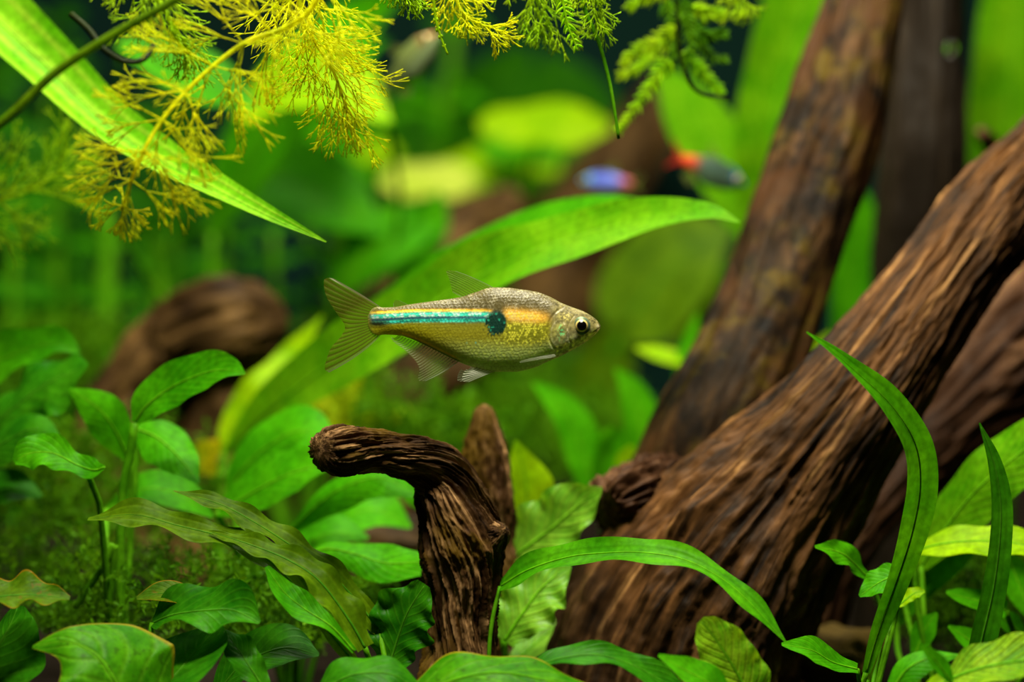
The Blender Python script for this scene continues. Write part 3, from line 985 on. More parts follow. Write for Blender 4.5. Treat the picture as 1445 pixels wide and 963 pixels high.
fish.fin('dorsal_fin', [(697, 406.5), (685, 408.5), (672, 413), (652, 420)], [(670, 393), (662, 396), (654, 402), (645, 416)],
         [(643, 383), (634, 382), (630, 384), (634, 394), (637, 406), (639, 413)], M['fin_clear'], bend=-3, nray=11)
fish.fin('adipose_fin', [(577, 430.5), (556, 434)], [(567, 426), (555, 429)], [(563, 424), (557, 424), (555.5, 428)], M['fin_clear'], ruf=0, nray=4, nr=10, nc=24)
fish.fin('anal_fin', [(648, 510), (623, 498), (598, 486), (562, 473)], [(626, 525), (606, 515), (586, 499), (557, 477)],
         [(600, 538), (592, 537.5), (590, 533), (592, 522), (586, 509), (572, 495), (556, 483), (552, 476)], M['fin_anal'], bend=-4, nray=22)
for sd, off in ((-1, 0), (1, -7)):
    fish.fin('pelvic_fin', [(703 + off, 523), (690 + off, 522), (672 + off, 518)], [(681 + off, 531), (674 + off, 529), (664 + off, 523)],
             [(662 + off, 539), (655 + off, 538.5), (652 + off, 536), (654 + off, 527), (658 + off, 521)], M['fin_pale'], z0=sd * 6, splay=sd * 6, nray=7, nr=14, nc=50)
    fish.fin('pectoral_fin', [(782, 500), (784, 502), (783, 504)], [(762, 503), (762, 506), (764, 507)], [(736, 509), (733, 511), (735, 512)],
             M['fin_pale'], z0=sd * 19.5, splay=sd * 9, bend=-sd * 3, nray=4, nr=14, nc=30)
    fish.eye(820, 460, 12.8, sd * 17.0, sd)


def simple_fish(label, head, tail, d, yaw, palette, mag_h=1.0, group=None):
    """small distant tetra between two photo pixels (tail base side, snout)"""
    h, t = P(head[0], head[1], d), P(tail[0], tail[1], d)
    ax = h - t
    ln = np.linalg.norm(ax)
    ax = ax / ln
    ax = ax + np.array([0, math.tan(math.radians(yaw)), 0])
    k = np.linalg.norm(ax)
    mid = ((head[0] + tail[0]) / 2, (head[1] + tail[1]) / 2)
    f = Fish(label, mid[0], mid[1], d, ax, ref=(50, 0), mag=ln * k / (100 * d / F), group=group)

    def paint(FX, FY, FZ, ty, by):
        tt = (FY - ty) / np.maximum(by - ty, 1e-3)
        c = np.zeros(FX.shape + (3,)) + np.array(palette['back'])
        c = lerp(c, palette['belly'], sst(0.45, 0.8, tt))
        c = lerp(c, palette['stripe'], np.exp(-((tt - 0.36) / 0.2) ** 2) * sst(15, 40, FX))
        c = lerp(c, palette['head'], sst(74, 92, FX) * sst(0.7, 0.45, tt))
        c = lerp(c, palette['tail'], sst(42, 22, FX) * palette['tk'])
        return c, np.full(FX.shape, 0.4), np.zeros(FX.shape), np.zeros(FX.shape)
    f.body([(16, -5), (35, -11), (55, -16.5 * mag_h), (75, -15 * mag_h), (92, -7), (100, -1)], [(16, 5), (35, 10), (55, 18 * mag_h), (75, 16 * mag_h), (92, 8), (100, 1.5)],
           [(16, 2), (35, 6), (60, 10), (85, 8), (100, 1)], 70, 40, paint, M['skin'])
    f.fin('tail_fin', [(18, -5), (17, 0), (18, 5)], [(9, -10), (11, 0), (9, 10)], [(1, -17), (0, -14), (7, 0), (0, 14), (1, 17)], M[palette['fin']], nr=8, nc=30)
    f.fin('dorsal_fin', [(62, -16 * mag_h), (46, -13.5 * mag_h)], [(54, -24), (44, -19)], [(46, -31), (41, -27)], M['fin_clear'], nr=8, nc=20)
    f.fin('anal_fin', [(46, 15 * mag_h), (28, 8)], [(40, 21), (25, 14)], [(34, 26), (23, 18)], M['fin_clear'], nr=8, nc=20)
    for sd in (-1, 1):
        f.eye(88, -2, 5.2, sd * 6.0, sd)
    return f


fin_mat('fin_red', (0.5, 0.03, 0.02), (0.35, 0.02, 0.01), 0.6, 10)
simple_fish('small blue violet tetra with a cyan head and dull red tail', (820, 254), (905, 262), 70, 24,
            dict(back=(0.03, 0.05, 0.10), belly=(0.16, 0.20, 0.20), stripe=(0.12, 0.16, 0.85), head=(0.05, 0.55, 0.95), tail=(0.35, 0.04, 0.04), tk=0.9, fin='fin_clear'))
simple_fish('grey green tetra with a bright red tail and blue snout', (1052, 260), (944, 218), 65, 15,
            dict(back=(0.03, 0.05, 0.03), belly=(0.07, 0.12, 0.07), stripe=(0.05, 0.09, 0.07), head=(0.03, 0.16, 0.40), tail=(0.65, 0.05, 0.01), tk=0.9, fin='fin_red'))
simple_fish('silvery green tetra with a reddish snout under the feathery fronds', (618, 50), (532, 138), 63, -30,
            dict(back=(0.12, 0.16, 0.04), belly=(0.20, 0.26, 0.12), stripe=(0.16, 0.2, 0.06), head=(0.3, 0.10, 0.05), tail=(0.1, 0.15, 0.03), tk=0.6, fin='fin_clear'))
# ------------------------------------------------------------------ plants
S = 'stalk'

# --- sword plant with the long arched leaves behind the main fish
p = plant('sword_plant', 'sword plant with two long arched light green leaves behind the main fish', 330, 61)
leaf(p, M['sword'], [(318, 640, 61), (385, 575, 60), (470, 512, 59), (560, 462, 58), (650, 405, 57), (740, 360, 56), (830, 330, 55.5), (930, 306, 55), (1000, 300, 54.6), (1044, 314, 54.3)],
     hw=[4, 30, 40, 46, 42, 38, 32, 23, 12, 1], tilt=[20, 25, 32, 40, 45, 40, 30], cup=0.22, wave=0.10, wn=4, midrib=2.2, root=[(300, 720, 61)], nv=70)
leaf(p, M['fresh'], [(340, 640, 62), (470, 500, 61.5), (580, 420, 60), (680, 358, 59), (760, 318, 58.5), (850, 292, 58), (935, 286, 57.5)],
     hw=[4, 22, 30, 30, 26, 15, 1], tilt=[20, 35, 45], cup=0.1, wave=0.05, midrib=2, root=[(330, 730, 62)], nv=50)
leaf(p, M['lime'], [(318, 655, 62.5), (322, 620, 62.5), (340, 585, 62.5), (372, 548, 62.5), (415, 500, 63), (455, 445, 63)], hw=[3, 14, 22, 26, 18, 1], tilt=25, wave=0.12, midrib=2, root=[(312, 740, 62)])
leaf(p, M['yellow'], [(276, 668, 60.5), (288, 655, 60.5), (296, 640, 60.3), (312, 622, 60)], hw=[6, 22, 20, 3], tilt=20, wave=0.15, root=[(292, 740, 61)], rr=3)

# --- top left sword leaf, hanging in from the side
p = plant('sword_plant', 'sword plant whose striped pale green leaf hangs across the feathery fronds', -560, 56)
leaf(p, M['stripe'], [(-560, 900, 56), (-470, 300, 56), (-300, -60, 56), (-120, -70, 55.5), (-30, 5, 55), (55, 82, 54.5), (140, 165, 54), (220, 222, 53.4), (300, 265, 52.6), (380, 306, 51.8), (460, 342, 51)],
     hw=[6, 20, 40, 46, 45, 40, 33, 26, 18, 10, 1], tilt=[30, 30, 30, 25, 30, 40, 50], cup=0.45, wave=0.05, nv=90, midrib=2.5)

# --- broadleaf plant at the left edge
p = plant('broadleaf_plant', 'dark broadleaf plant with large overlapping leaves beside the wood chunk', -20, 56)
leaf(p, M['fresh'], [(-70, 560, 57), (-20, 520, 56.6), (40, 492, 56.2), (80, 485, 56), (112, 498, 55.8)], hw=[6, 34, 26, 20, 2], tilt=40, cup=0.15, wave=0.1, midrib=2.2, root=[(-60, 700, 57)])
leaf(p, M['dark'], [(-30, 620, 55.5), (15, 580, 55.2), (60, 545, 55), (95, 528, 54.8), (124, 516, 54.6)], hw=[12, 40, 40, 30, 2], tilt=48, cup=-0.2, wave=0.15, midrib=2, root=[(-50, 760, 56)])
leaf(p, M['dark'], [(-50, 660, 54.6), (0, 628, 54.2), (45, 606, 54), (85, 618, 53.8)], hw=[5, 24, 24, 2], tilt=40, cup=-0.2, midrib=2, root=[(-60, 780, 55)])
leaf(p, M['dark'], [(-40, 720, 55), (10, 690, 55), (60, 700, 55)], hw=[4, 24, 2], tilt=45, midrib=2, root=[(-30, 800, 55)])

# --- broadleaf rosette with the bright upright leaf
p = plant('broadleaf_plant', 'bright broadleaf plant holding one upright curled leaf over the wood chunk', 165, 53)
leaf(p, M['fresh'], [(190, 597, 53), (208, 572, 52.9), (245, 545, 52.8), (290, 526, 52.6), (322, 522, 52.4), (346, 528, 52.2)], hw=[5, 24, 30, 27, 17, 1], tilt=[22, 30, 38], cup=0.2, wave=0.08, midrib=2.2,
     root=[(184, 640, 53), (172, 705, 53)], rr=6)
leaf(p, M['fresh'], [(182, 650, 54.6), (165, 612, 54.4), (140, 578, 54.2), (98, 549, 54)], hw=[6, 26, 27, 2], tilt=[15, 25], cup=-0.15, wave=0.06, midrib=2, root=[(185, 720, 54.5)], rr=5)
leaf(p, M['fresh'], [(192, 605, 54.2), (222, 618, 54), (252, 645, 53.7), (280, 682, 53.4)], hw=[12, 30, 26, 2], tilt=[25, 35], cup=-0.2, wave=0.06, midrib=2, root=[(190, 700, 54)])
leaf(p, M['fresh'], [(20, 652, 51.8), (42, 640, 51.8), (75, 640, 51.8), (108, 656, 51.8), (132, 664, 51.7), (148, 660, 51.6)][::-1], hw=[3, 13, 14, 22, 23, 5], tilt=[35, 40, 20], cup=0.15, wave=0.2, midrib=2)
stem(p, M[S], [(120, 662, 51.9), (132, 690, 52), (142, 725, 52.2)], 4.5, 5, to_base=True, name='stalk')
stem(p, M[S], [(160, 768, 52.6), (145, 800, 52.6), (106, 858, 52.7)], 5.5, 4.5, name='runner')
stem(p, M[S], [(162, 770, 52.6), (158, 820, 52.7), (152, 880, 52.8)], 5, 4.5, name='runner')
leaf(p, M['fresh'], [(150, 720, 55), (205, 690, 55), (255, 700, 55), (300, 730, 55)], hw=[4, 20, 22, 2], tilt=45, midrib=2, root=[(150, 790, 54)])

# --- broadleaf plant under the stump's arm
p = plant('broadleaf_plant', 'glossy broadleaf plant spreading under the broken arm of the stump', 415, 56)
leaf(p, M['fresh'], [(322, 700, 57.2), (345, 660, 57), (385, 625, 56.8), (425, 608, 56.5), (470, 622, 56)], hw=[6, 30, 38, 34, 3], tilt=[35, 45], cup=-0.15, wave=0.05, midrib=2.4, root=[(340, 760, 57)], rr=5)
leaf(p, M['fresh'], [(305, 722, 55.4), (340, 705, 55.2), (385, 680, 55), (430, 662, 54.8), (478, 655, 54.5)], hw=[6, 24, 32, 27, 2], tilt=[35, 48], cup=0.12, wave=0.05, midrib=2.4, root=[(330, 770, 55.5)], rr=5)
leaf(p, M['fresh'], [(398, 765, 56), (425, 735, 55.6), (465, 700, 55.2), (505, 680, 55), (545, 676, 54.8), (590, 700, 54.6)], hw=[3, 10, 22, 23, 22, 3], tilt=[30, 50], cup=-0.3, wave=0.08, midrib=2.2, root=[(385, 800, 56)], rr=4)
leaf(p, M['fresh'], [(520, 700, 58), (548, 678, 58), (580, 672, 58), (605, 700, 58), (615, 740, 58)], hw=[4, 18, 26, 24, 3], tilt=40, cup=-0.25, midrib=2, root=[(505, 770, 58)])
leaf(p, M['fresh'], [(428, 784, 53.6), (462, 775, 53.4), (500, 782, 53.2), (545, 795, 53), (596, 793, 52.8)], hw=[3, 14, 17, 25, 17], tilt=[45, 45, 35], cup=-0.2, wave=0.22, wn=1.2, midrib=2.2, root=[(420, 830, 54)], rr=4)
leaf(p, M['fresh'], [(395, 800, 56), (430, 770, 56), (470, 752, 56), (520, 760, 56)], hw=[4, 20, 22, 2], tilt=50, midrib=2, root=[(400, 850, 56)])
leaf(p, M['fresh'], [(440, 780, 57), (480, 735, 57), (530, 720, 57), (580, 745, 57)], hw=[4, 26, 28, 2], tilt=50, midrib=2, root=[(440, 850, 57)])

# --- narrow olive leaves
p = plant('crypt_plant', 'crypt plant with long narrow wavy olive leaves bending to the left of the stump', 545, 49.5)
leaf(p, M['olive'], [(500, 935, 49.5), (455, 880, 49.5), (405, 815, 49.6), (360, 778, 49.8), (310, 757, 50), (250, 742, 50.2), (190, 727, 50.4), (124, 733, 50.6)], hw=[7, 12, 13, 14, 15, 14, 16, 2], tilt=[40, 48, 55], cup=0.2, wave=0.25, wn=5, midrib=2, root=[(520, 960, 49.5)], nv=60)
leaf(p, M['olive'], [(515, 915, 49.2), (492, 875, 49.2), (450, 820, 49.3), (405, 790, 49.5), (350, 768, 49.7), (295, 750, 50)], hw=[12, 20, 20, 16, 11, 1], tilt=[30, 45, 50], cup=0.22, wave=0.3, wn=5, midrib=2.2, root=[(530, 960, 49.4)], nv=60)
leaf(p, M['olive'], [(535, 890, 50), (500, 845, 50), (455, 800, 50), (410, 770, 50.1), (360, 738, 50.2), (310, 712, 50.4), (245, 693, 50.6)], hw=[10, 14, 15, 15, 13, 11, 1], tilt=[35, 48, 55], cup=0.2, wave=0.28, wn=5, midrib=2, root=[(545, 950, 49.6)], nv=60)
leaf(p, M['fresh'], [(500, 920, 48.8), (468, 885, 48.8), (430, 860, 48.9), (400, 835, 49), (376, 800, 49.1)], hw=[4, 8, 18, 15, 3], tilt=35, cup=0.2, wave=0.1, midrib=2)

# --- foreground broad leaves, left
p = plant('broadleaf_plant', 'broadleaf plant with a large speckled wavy leaf low at the front', 130, 47)
leaf(p, M['front'], [(200, 1050, 47.6), (182, 1000, 47.6), (160, 958, 47.6), (135, 924, 47.7), (95, 906, 47.8), (46, 913, 47.9)], hw=[50, 80, 86, 66, 24, 2], tilt=[38, 42, 48], cup=-0.14, wave=0.12, wn=2.2, midrib=2.6, nu=24, nv=60, root=[(205, 1100, 47.8)])
leaf(p, M['dark'], [(-60, 1000, 49), (-20, 940, 49), (8, 895, 49.2), (26, 855, 49.4)], hw=[40, 58, 46, 8], tilt=50, cup=-0.2, wave=0.08, midrib=2.4, root=[(-20, 1060, 49)])
leaf(p, M['algae'], [(-40, 850, 48.6), (5, 842, 48.6), (50, 840, 48.6), (98, 846, 48.6)], hw=[10, 18, 16, 3], tilt=62, cup=0.25, wave=0.2, midrib=2, root=[(-30, 960, 48)])
leaf(p, M['dark'], [(190, 1010, 48), (240, 960, 48.5), (280, 915, 49), (310, 880, 49.4)], hw=[18, 42, 36, 3], tilt=55, midrib=2, root=[(170, 1060, 48)])
leaf(p, M['dark'], [(215, 880, 49.4), (245, 868, 49.2), (290, 862, 49), (330, 862, 48.8), (366, 880, 48.6)], hw=[4, 22, 26, 28, 3], tilt=[60, 55, 40], cup=0.3, wave=0.25, wn=1.5, midrib=2.2, root=[(200, 960, 49)])
leaf(p, M['algae'], [(300, 860, 49.6), (255, 842, 49.6), (225, 838, 49.6), (193, 845, 49.6)], hw=[4, 12, 12, 2], tilt=60, cup=0.2, midrib=2, root=[(260, 950, 49)])
leaf(p, M['dark'], [(380, 985, 48.5), (355, 945, 48.6), (335, 915, 48.8), (318, 890, 49)], hw=[6, 18, 20, 2], tilt=30, wave=0.2, midrib=2, root=[(330, 1040, 48)])
leaf(p, M['dark'], [(300, 990, 50), (340, 940, 50), (400, 915, 50), (450, 925, 50)], hw=[6, 24, 26, 2], tilt=55, midrib=2, root=[(280, 1040, 49)])

# --- foreground broad leaves, centre
p = plant('broadleaf_plant', 'broadleaf plant whose wide glossy leaves cover the foot of the stump', 650, 47)
leaf(p, M['dark'], [(430, 1000, 47.9), (480, 960, 47.9), (520, 950, 47.9), (560, 955, 47.9), (600, 985, 47.9)], hw=[10, 28, 26, 22, 3], tilt=52, cup=-0.2, wave=0.12, midrib=2.4, root=[(500, 1040, 47.9)])
leaf(p, M['front'], [(560, 1010, 47.6), (620, 968, 47.6), (690, 950, 47.6), (760, 958, 47.6), (850, 985, 47.6)], hw=[10, 38, 28, 26, 8], tilt=56, cup=-0.16, wave=0.10, midrib=2.6, nu=20, nv=50, root=[(600, 1060, 47.8)])
leaf(p, M['dark'], [(548, 945, 49.8), (560, 905, 49.8), (575, 865, 49.8), (600, 825, 49.8)], hw=[18, 40, 44, 10], tilt=22, cup=0.15, wave=0.28, wn=4, midrib=2.4, root=[(545, 1000, 49)], nu=18)

# --- crinkled pale plant between stump and big driftwood
p = plant('crypt_plant', 'crypt plant with pale crinkled leaves between the stump and the big driftwood', 730, 53.5)
leaf(p, M['pale'], [(705, 800, 54.4), (740, 775, 54.2), (780, 745, 54), (815, 715, 53.8), (850, 690, 53.6)], hw=[10, 38, 44, 34, 3], tilt=28, cup=0.16, wave=0.18, wn=4, midrib=2.8, nu=20, root=[(705, 870, 54)])
leaf(p, M['pale'], [(712, 905, 52.8), (735, 870, 52.8), (765, 830, 52.9), (805, 798, 53)], hw=[14, 38, 40, 3], tilt=26, cup=0.14, wave=0.2, wn=4, midrib=2.8, nu=20, root=[(715, 960, 53)])
leaf(p, M['lime'], [(735, 775, 56.5), (742, 730, 56.5), (742, 680, 56.5), (728, 622, 56.5)], hw=[16, 40, 34, 2], tilt=20, cup=0.12, wave=0.12, midrib=2.4, root=[(735, 850, 56)])
leaf(p, M['pale'], [(700, 890, 55), (720, 850, 55), (700, 790, 55)], hw=[6, 30, 3], tilt=20, midrib=2, root=[(705, 950, 54)])
leaf(p, M['pale'], [(720, 940, 53.6), (760, 905, 53.8), (800, 870, 54)], hw=[6, 20, 2], tilt=40, midrib=2, root=[(720, 990, 53.5)])

# --- long arching blade in front of the big driftwood
p = plant('ribbon_plant', 'ribbon plant with one long blade arching across the big driftwood base', 700, 50.6)
leaf(p, M['blade'], [(706, 828, 50.9), (745, 805, 50.6), (800, 787, 50.2), (850, 781, 49.9), (905, 780, 49.6), (965, 790, 49.4), (1020, 818, 49.2), (1065, 858, 49), (1109, 907, 48.8)], hw=[6, 14, 15, 14, 17, 14, 11, 13, 1],
     tilt=[58, 55, 52, 45, 35], cup=0.25, wave=0.16, wn=4, midrib=2, root=[(694, 880, 50.8), (690, 940, 50.7)], rr=3, nv=64)

# --- low leaves at the foot of the big driftwood
p = plant('crypt_plant', 'low crypt plant with a thin dark drooping leaf at the foot of the driftwood', 790, 48.5)
leaf(p, M['dark'], [(745, 945, 48.2), (790, 930, 48.2), (845, 925, 48.2), (895, 940, 48.2), (935, 962, 48.2), (980, 985, 48.2)], hw=[3, 11, 13, 13, 16, 3], tilt=[60, 55, 35], cup=0.25, wave=0.15, midrib=2, root=[(750, 1000, 48.5)])
p = plant('broadleaf_plant', 'small plant with an upright yellow-green crinkled leaf below the arching blade', 1050, 48)
leaf(p, M['mottled'], [(1062, 1000, 48), (1045, 960, 48), (1020, 918, 48), (1000, 890, 48), (988, 876, 48)], hw=[30, 40, 36, 25, 7], tilt=20, cup=0.1, wave=0.12, wn=4, midrib=2.6, nu=20, root=[(1060, 1040, 48)])
leaf(p, M['fresh'], [(1030, 1000, 47.6), (1000, 965, 47.6), (965, 945, 47.6), (929, 925, 47.6)], hw=[12, 20, 15, 2], tilt=45, cup=0.2, wave=0.06, midrib=2, root=[(1040, 1040, 47.8)])
leaf(p, M['fresh'], [(1020, 985, 49.5), (1040, 945, 49.6), (1052, 915, 49.7), (1058, 908, 49.8)], hw=[5, 12, 10, 3], tilt=35, midrib=2, root=[(1030, 1030, 49)])

# --- right: tall curved blade
p = plant('ribbon_plant', 'ribbon plant with a tall curved blade leaning over the driftwood limb', 1215, 50.5)
leaf(p, M['blade'], [(1222, 950, 50.5), (1240, 890, 50.4), (1266, 820, 50.3), (1288, 750, 50.1), (1299, 685, 49.9), (1291, 625, 49.6), (1256, 570, 49.3), (1205, 522, 49), (1170, 492, 48.8), (1138, 469, 48.6)],
     hw=[6, 12, 17, 21, 23, 24, 19, 11, 6, 1], tilt=[15, 15, 15, 25, 40, 50, 50], cup=0.22, wave=0.08, wn=3, midrib=2, root=[(1212, 990, 50.5)], nv=80)
leaf(p, M['fresh'], [(1230, 822, 52), (1205, 795, 51.8), (1185, 780, 51.6), (1150, 772, 51.4)], hw=[4, 11, 15, 2], tilt=40, cup=0.15, wave=0.3, wn=2.5, midrib=2, root=[(1245, 880, 52)], rr=3)
leaf(p, M['fresh'], [(1272, 812, 51), (1250, 818, 51), (1232, 828, 51), (1213, 842, 51)], hw=[14, 17, 14, 2], tilt=45, cup=0.15, wave=0.1, midrib=2, root=[(1262, 880, 51)], rr=3)
leaf(p, M['fresh'], [(1210, 945, 49.8), (1175, 935, 49.7), (1145, 918, 49.6), (1103, 910, 49.5)], hw=[6, 12, 15, 2], tilt=50, cup=0.2, wave=0.06, midrib=2, root=[(1215, 985, 50)], rr=3)
leaf(p, M['lime'], [(1268, 855, 51.6), (1290, 838, 51.6), (1305, 835, 51.6)], hw=[4, 8, 2], tilt=40, wave=0.2, midrib=1.6, root=[(1250, 910, 51)], rr=2.5)
leaf(p, M['olive'], [(1225, 960, 51), (1232, 920, 51), (1240, 880, 51)], hw=[3, 8, 2], tilt=10, root=[(1222, 1000, 51)], rr=2.5)

# --- right: dark upright blade and broad leaves behind
p = plant('ribbon_plant', 'ribbon plant with a stiff dark upright blade before broad green leaves', 1375, 50)
leaf(p, M['blade_dark'], [(1372, 960, 49.6), (1386, 900, 49.6), (1401, 835, 49.6), (1410, 770, 49.6), (1412, 710, 49.6), (1402, 650, 49.6), (1382, 597, 49.6)], hw=[14, 20, 18, 17, 15, 10, 1], tilt=12, cup=0.3, wave=0.05, midrib=2.2, root=[(1370, 1000, 49.8)], nv=60)
p = plant('broadleaf_plant', 'broadleaf plant with wide light green leaves filling the corner behind the upright blade', 1330, 53)
leaf(p, M['sword'], [(1300, 800, 54), (1335, 745, 53.8), (1375, 695, 53.6), (1420, 655, 53.4), (1480, 610, 53.2)], hw=[8, 30, 38, 40, 34], tilt=30, cup=-0.15, wave=0.08, midrib=2.4, root=[(1305, 880, 53.6)])
leaf(p, M['lime'], [(1290, 778, 53), (1330, 768, 52.8), (1380, 764, 52.6), (1440, 768, 52.4), (1500, 785, 52.2)], hw=[4, 16, 19, 19, 8], tilt=50, cup=0.1, wave=0.08, midrib=2, root=[(1295, 860, 53)])
leaf(p, M['fresh'], [(1420, 780, 54), (1440, 830, 53.8), (1460, 880, 53.6)], hw=[10, 26, 6], tilt=25, midrib=2)
leaf(p, M['fresh'], [(1270, 790, 54.4), (1310, 765, 54.4), (1350, 755, 54.4)], hw=[4, 18, 4], tilt=40, midrib=2, root=[(1280, 870, 54)])
leaf(p, M['fresh'], [(1265, 880, 54.6), (1300, 820, 54.6), (1345, 780, 54.6), (1390, 760, 54.6)], hw=[8, 26, 26, 4], tilt=35, midrib=2, root=[(1270, 930, 54)])
leaf(p, M['fresh'], [(1420, 862, 52.6), (1385, 850, 52.6), (1355, 842, 52.6), (1335, 836, 52.6)], hw=[12, 14, 10, 2], tilt=40, midrib=2, root=[(1430, 920, 53)])
leaf(p, M['fresh'], [(1290, 930, 53), (1305, 890, 53), (1322, 865, 53)], hw=[5, 16, 2], tilt=25, midrib=2, root=[(1300, 980, 53)])
leaf(p, M['fresh'], [(1400, 930, 52.4), (1370, 905, 52.4), (1338, 884, 52.4)], hw=[5, 15, 2], tilt=30, midrib=2, root=[(1400, 980, 52.6)])
leaf(p, M['fresh'], [(1445, 900, 53), (1425, 880, 53), (1400, 868, 53)], hw=[5, 15, 2], tilt=30, midrib=2, root=[(1440, 960, 53)])

p = plant('broadleaf_plant', 'low plant with a ribbed light green leaf lying in front of the upright blade', 1350, 47.5)
leaf(p, M['mottled'], [(1335, 962, 47.4), (1370, 948, 47.3), (1410, 938, 47.2), (1460, 932, 47.1), (1530, 935, 47)], hw=[5, 22, 25, 26, 20], tilt=55, cup=0.22, wave=0.08, midrib=3, nu=18, root=[(1340, 1010, 47.5)])
leaf(p, M['fresh'], [(1262, 970, 47.8), (1280, 945, 47.8), (1310, 930, 47.8), (1352, 925, 47.8)], hw=[12, 17, 13, 2], tilt=45, cup=-0.2, midrib=2.4, root=[(1275, 1010, 47.8)])
leaf(p, M['fresh'], [(1342, 962, 47), (1330, 945, 47), (1316, 928, 47), (1299, 911, 47)], hw=[5, 11, 10, 1], tilt=20, cup=0.3, midrib=2, root=[(1345, 1000, 47.3)])
leaf(p, M['lime'], [(1300, 985, 47.4), (1330, 965, 47.4), (1360, 958, 47.4)], hw=[6, 12, 3], tilt=45, midrib=2, root=[(1310, 1020, 47.5)])

# --- mid-ground leaves behind fish and stump
p = plant('ribbon_plant', 'out of focus plant with curved green blades left of the leaning limb', 835, 63)
leaf(p, M['fresh'], [(850, 730, 63), (838, 685, 63), (820, 630, 63), (795, 580, 63), (751, 540, 63)], hw=[14, 24, 28, 22, 2], tilt=[15, 25, 40], cup=0.2, wave=0.05, midrib=2, root=[(855, 800, 63)])
leaf(p, M['fresh'], [(890, 700, 64), (905, 650, 64), (905, 600, 64), (892, 555, 64), (868, 520, 64)], hw=[12, 26, 28, 20, 2], tilt=[15, 25], cup=0.2, midrib=2, root=[(880, 790, 64)])
leaf(p, M['fresh'], [(850, 720, 62.5), (852, 670, 62.5), (858, 625, 62.5), (866, 604, 62.5)], hw=[10, 20, 20, 12], tilt=[20, 60], cup=0.2, midrib=2, root=[(850, 790, 63)])
leaf(p, M['lime'], [(870, 680, 61.5), (885, 650, 61.5), (892, 630, 61.5)], hw=[6, 14, 4], tilt=25, root=[(865, 760, 62)])
leaf(p, M['fresh'], [(905, 700, 65), (925, 640, 65), (930, 580, 65)], hw=[8, 20, 2], tilt=20, root=[(890, 790, 65)])
p = plant('ribbon_plant', 'blurred plant with short bright blades touching the leaning limb', 930, 66)
leaf(p, M['lime'], [(985, 512, 65), (950, 506, 65), (925, 500, 65), (898, 492, 65)], hw=[8, 11, 10, 2], tilt=50, root=[(1000, 600, 65.5), (960, 760, 66)], rr=3)
leaf(p, M['fresh'], [(955, 530, 65), (965, 500, 65), (976, 470, 65), (985, 440, 65)], hw=[4, 9, 8, 1], tilt=15, root=[(950, 640, 65.5)], rr=3)
p = plant('sword_plant', 'blurred plant with bright tips showing through the gap of the driftwood fork', 1160, 66)
leaf(p, M['lime'], [(1135, 600, 65), (1140, 555, 65), (1150, 510, 65), (1172, 470, 65)], hw=[8, 20, 20, 3], tilt=20, midrib=2, root=[(1140, 760, 65.5)])
leaf(p, M['fresh'], [(1190, 480, 70), (1205, 400, 70), (1215, 340, 70), (1222, 270, 70)], hw=[20, 36, 34, 3], tilt=20, midrib=2, root=[(1180, 700, 68)])
p = plant('sword_plant', 'thin bright leaf plant in the crook below the dark limb', 1420, 65)
leaf(p, M['lime'], [(1415, 500, 66), (1422, 440, 66), (1428, 360, 66)], hw=[8, 16, 2], tilt=20, midrib=2, root=[(1418, 640, 65.5)])

# --- broad leaves behind the limbs
p = plant('sword_plant', 'sword plant with a broad bright leaf rising behind the mottled limb', 1120, 70)
leaf(p, M['sword'], [(1120, 420, 69), (1090, 300, 68.5), (1090, 200, 68), (1105, 110, 68), (1130, 20, 68), (1165, -90, 68)], hw=[14, 46, 58, 62, 60, 30], tilt=15, cup=0.2, wave=0.05, midrib=4, root=[(1130, 620, 69.5)], rr=7)
leaf(p, M['sword'], [(1120, 380, 70.5), (1075, 300, 70.5), (1020, 215, 70.5), (975, 150, 70.5), (925, 85, 70.5)], hw=[10, 48, 50, 42, 3], tilt=[25, 35], cup=-0.15, midrib=3, root=[(1125, 620, 70.5)], rr=6)
leaf(p, M['fresh'], [(1075, 420, 72), (1070, 370, 72), (1060, 320, 72), (1040, 270, 72)], hw=[8, 24, 26, 2], tilt=30, root=[(1080, 620, 72)])
p = plant('sword_plant', 'sword plant with a tall broad leaf behind the dark upright post', 1420, 72)
leaf(p, M['sword'], [(1425, 420, 71), (1418, 300, 71), (1420, 190, 71), (1428, 90, 71), (1440, -20, 71), (1455, -120, 71)], hw=[14, 48, 60, 60, 54, 26], tilt=15, cup=0.12, wave=0.04, midrib=4, root=[(1425, 650, 71)], rr=7)
p = plant('broadleaf_plant', 'large olive leaf plant behind the arched leaf', 930, 82)
leaf(p, M['olive'], [(870, 480, 80), (890, 450, 80), (930, 395, 80), (975, 350, 80), (1035, 320, 80)], hw=[10, 60, 70, 60, 5], tilt=20, cup=0.1, midrib=3, root=[(850, 640, 81)], rr=6)
leaf(p, M['olive'], [(1010, 560, 80), (1000, 480, 80), (990, 420, 80), (985, 370, 80)], hw=[10, 50, 50, 4], tilt=20, midrib=3, root=[(1000, 660, 81)])
leaf(p, M['olive'], [(860, 620, 80), (840, 560, 80), (860, 500, 80), (900, 450, 80)], hw=[10, 40, 40, 4], tilt=20, midrib=3, root=[(860, 680, 81)])

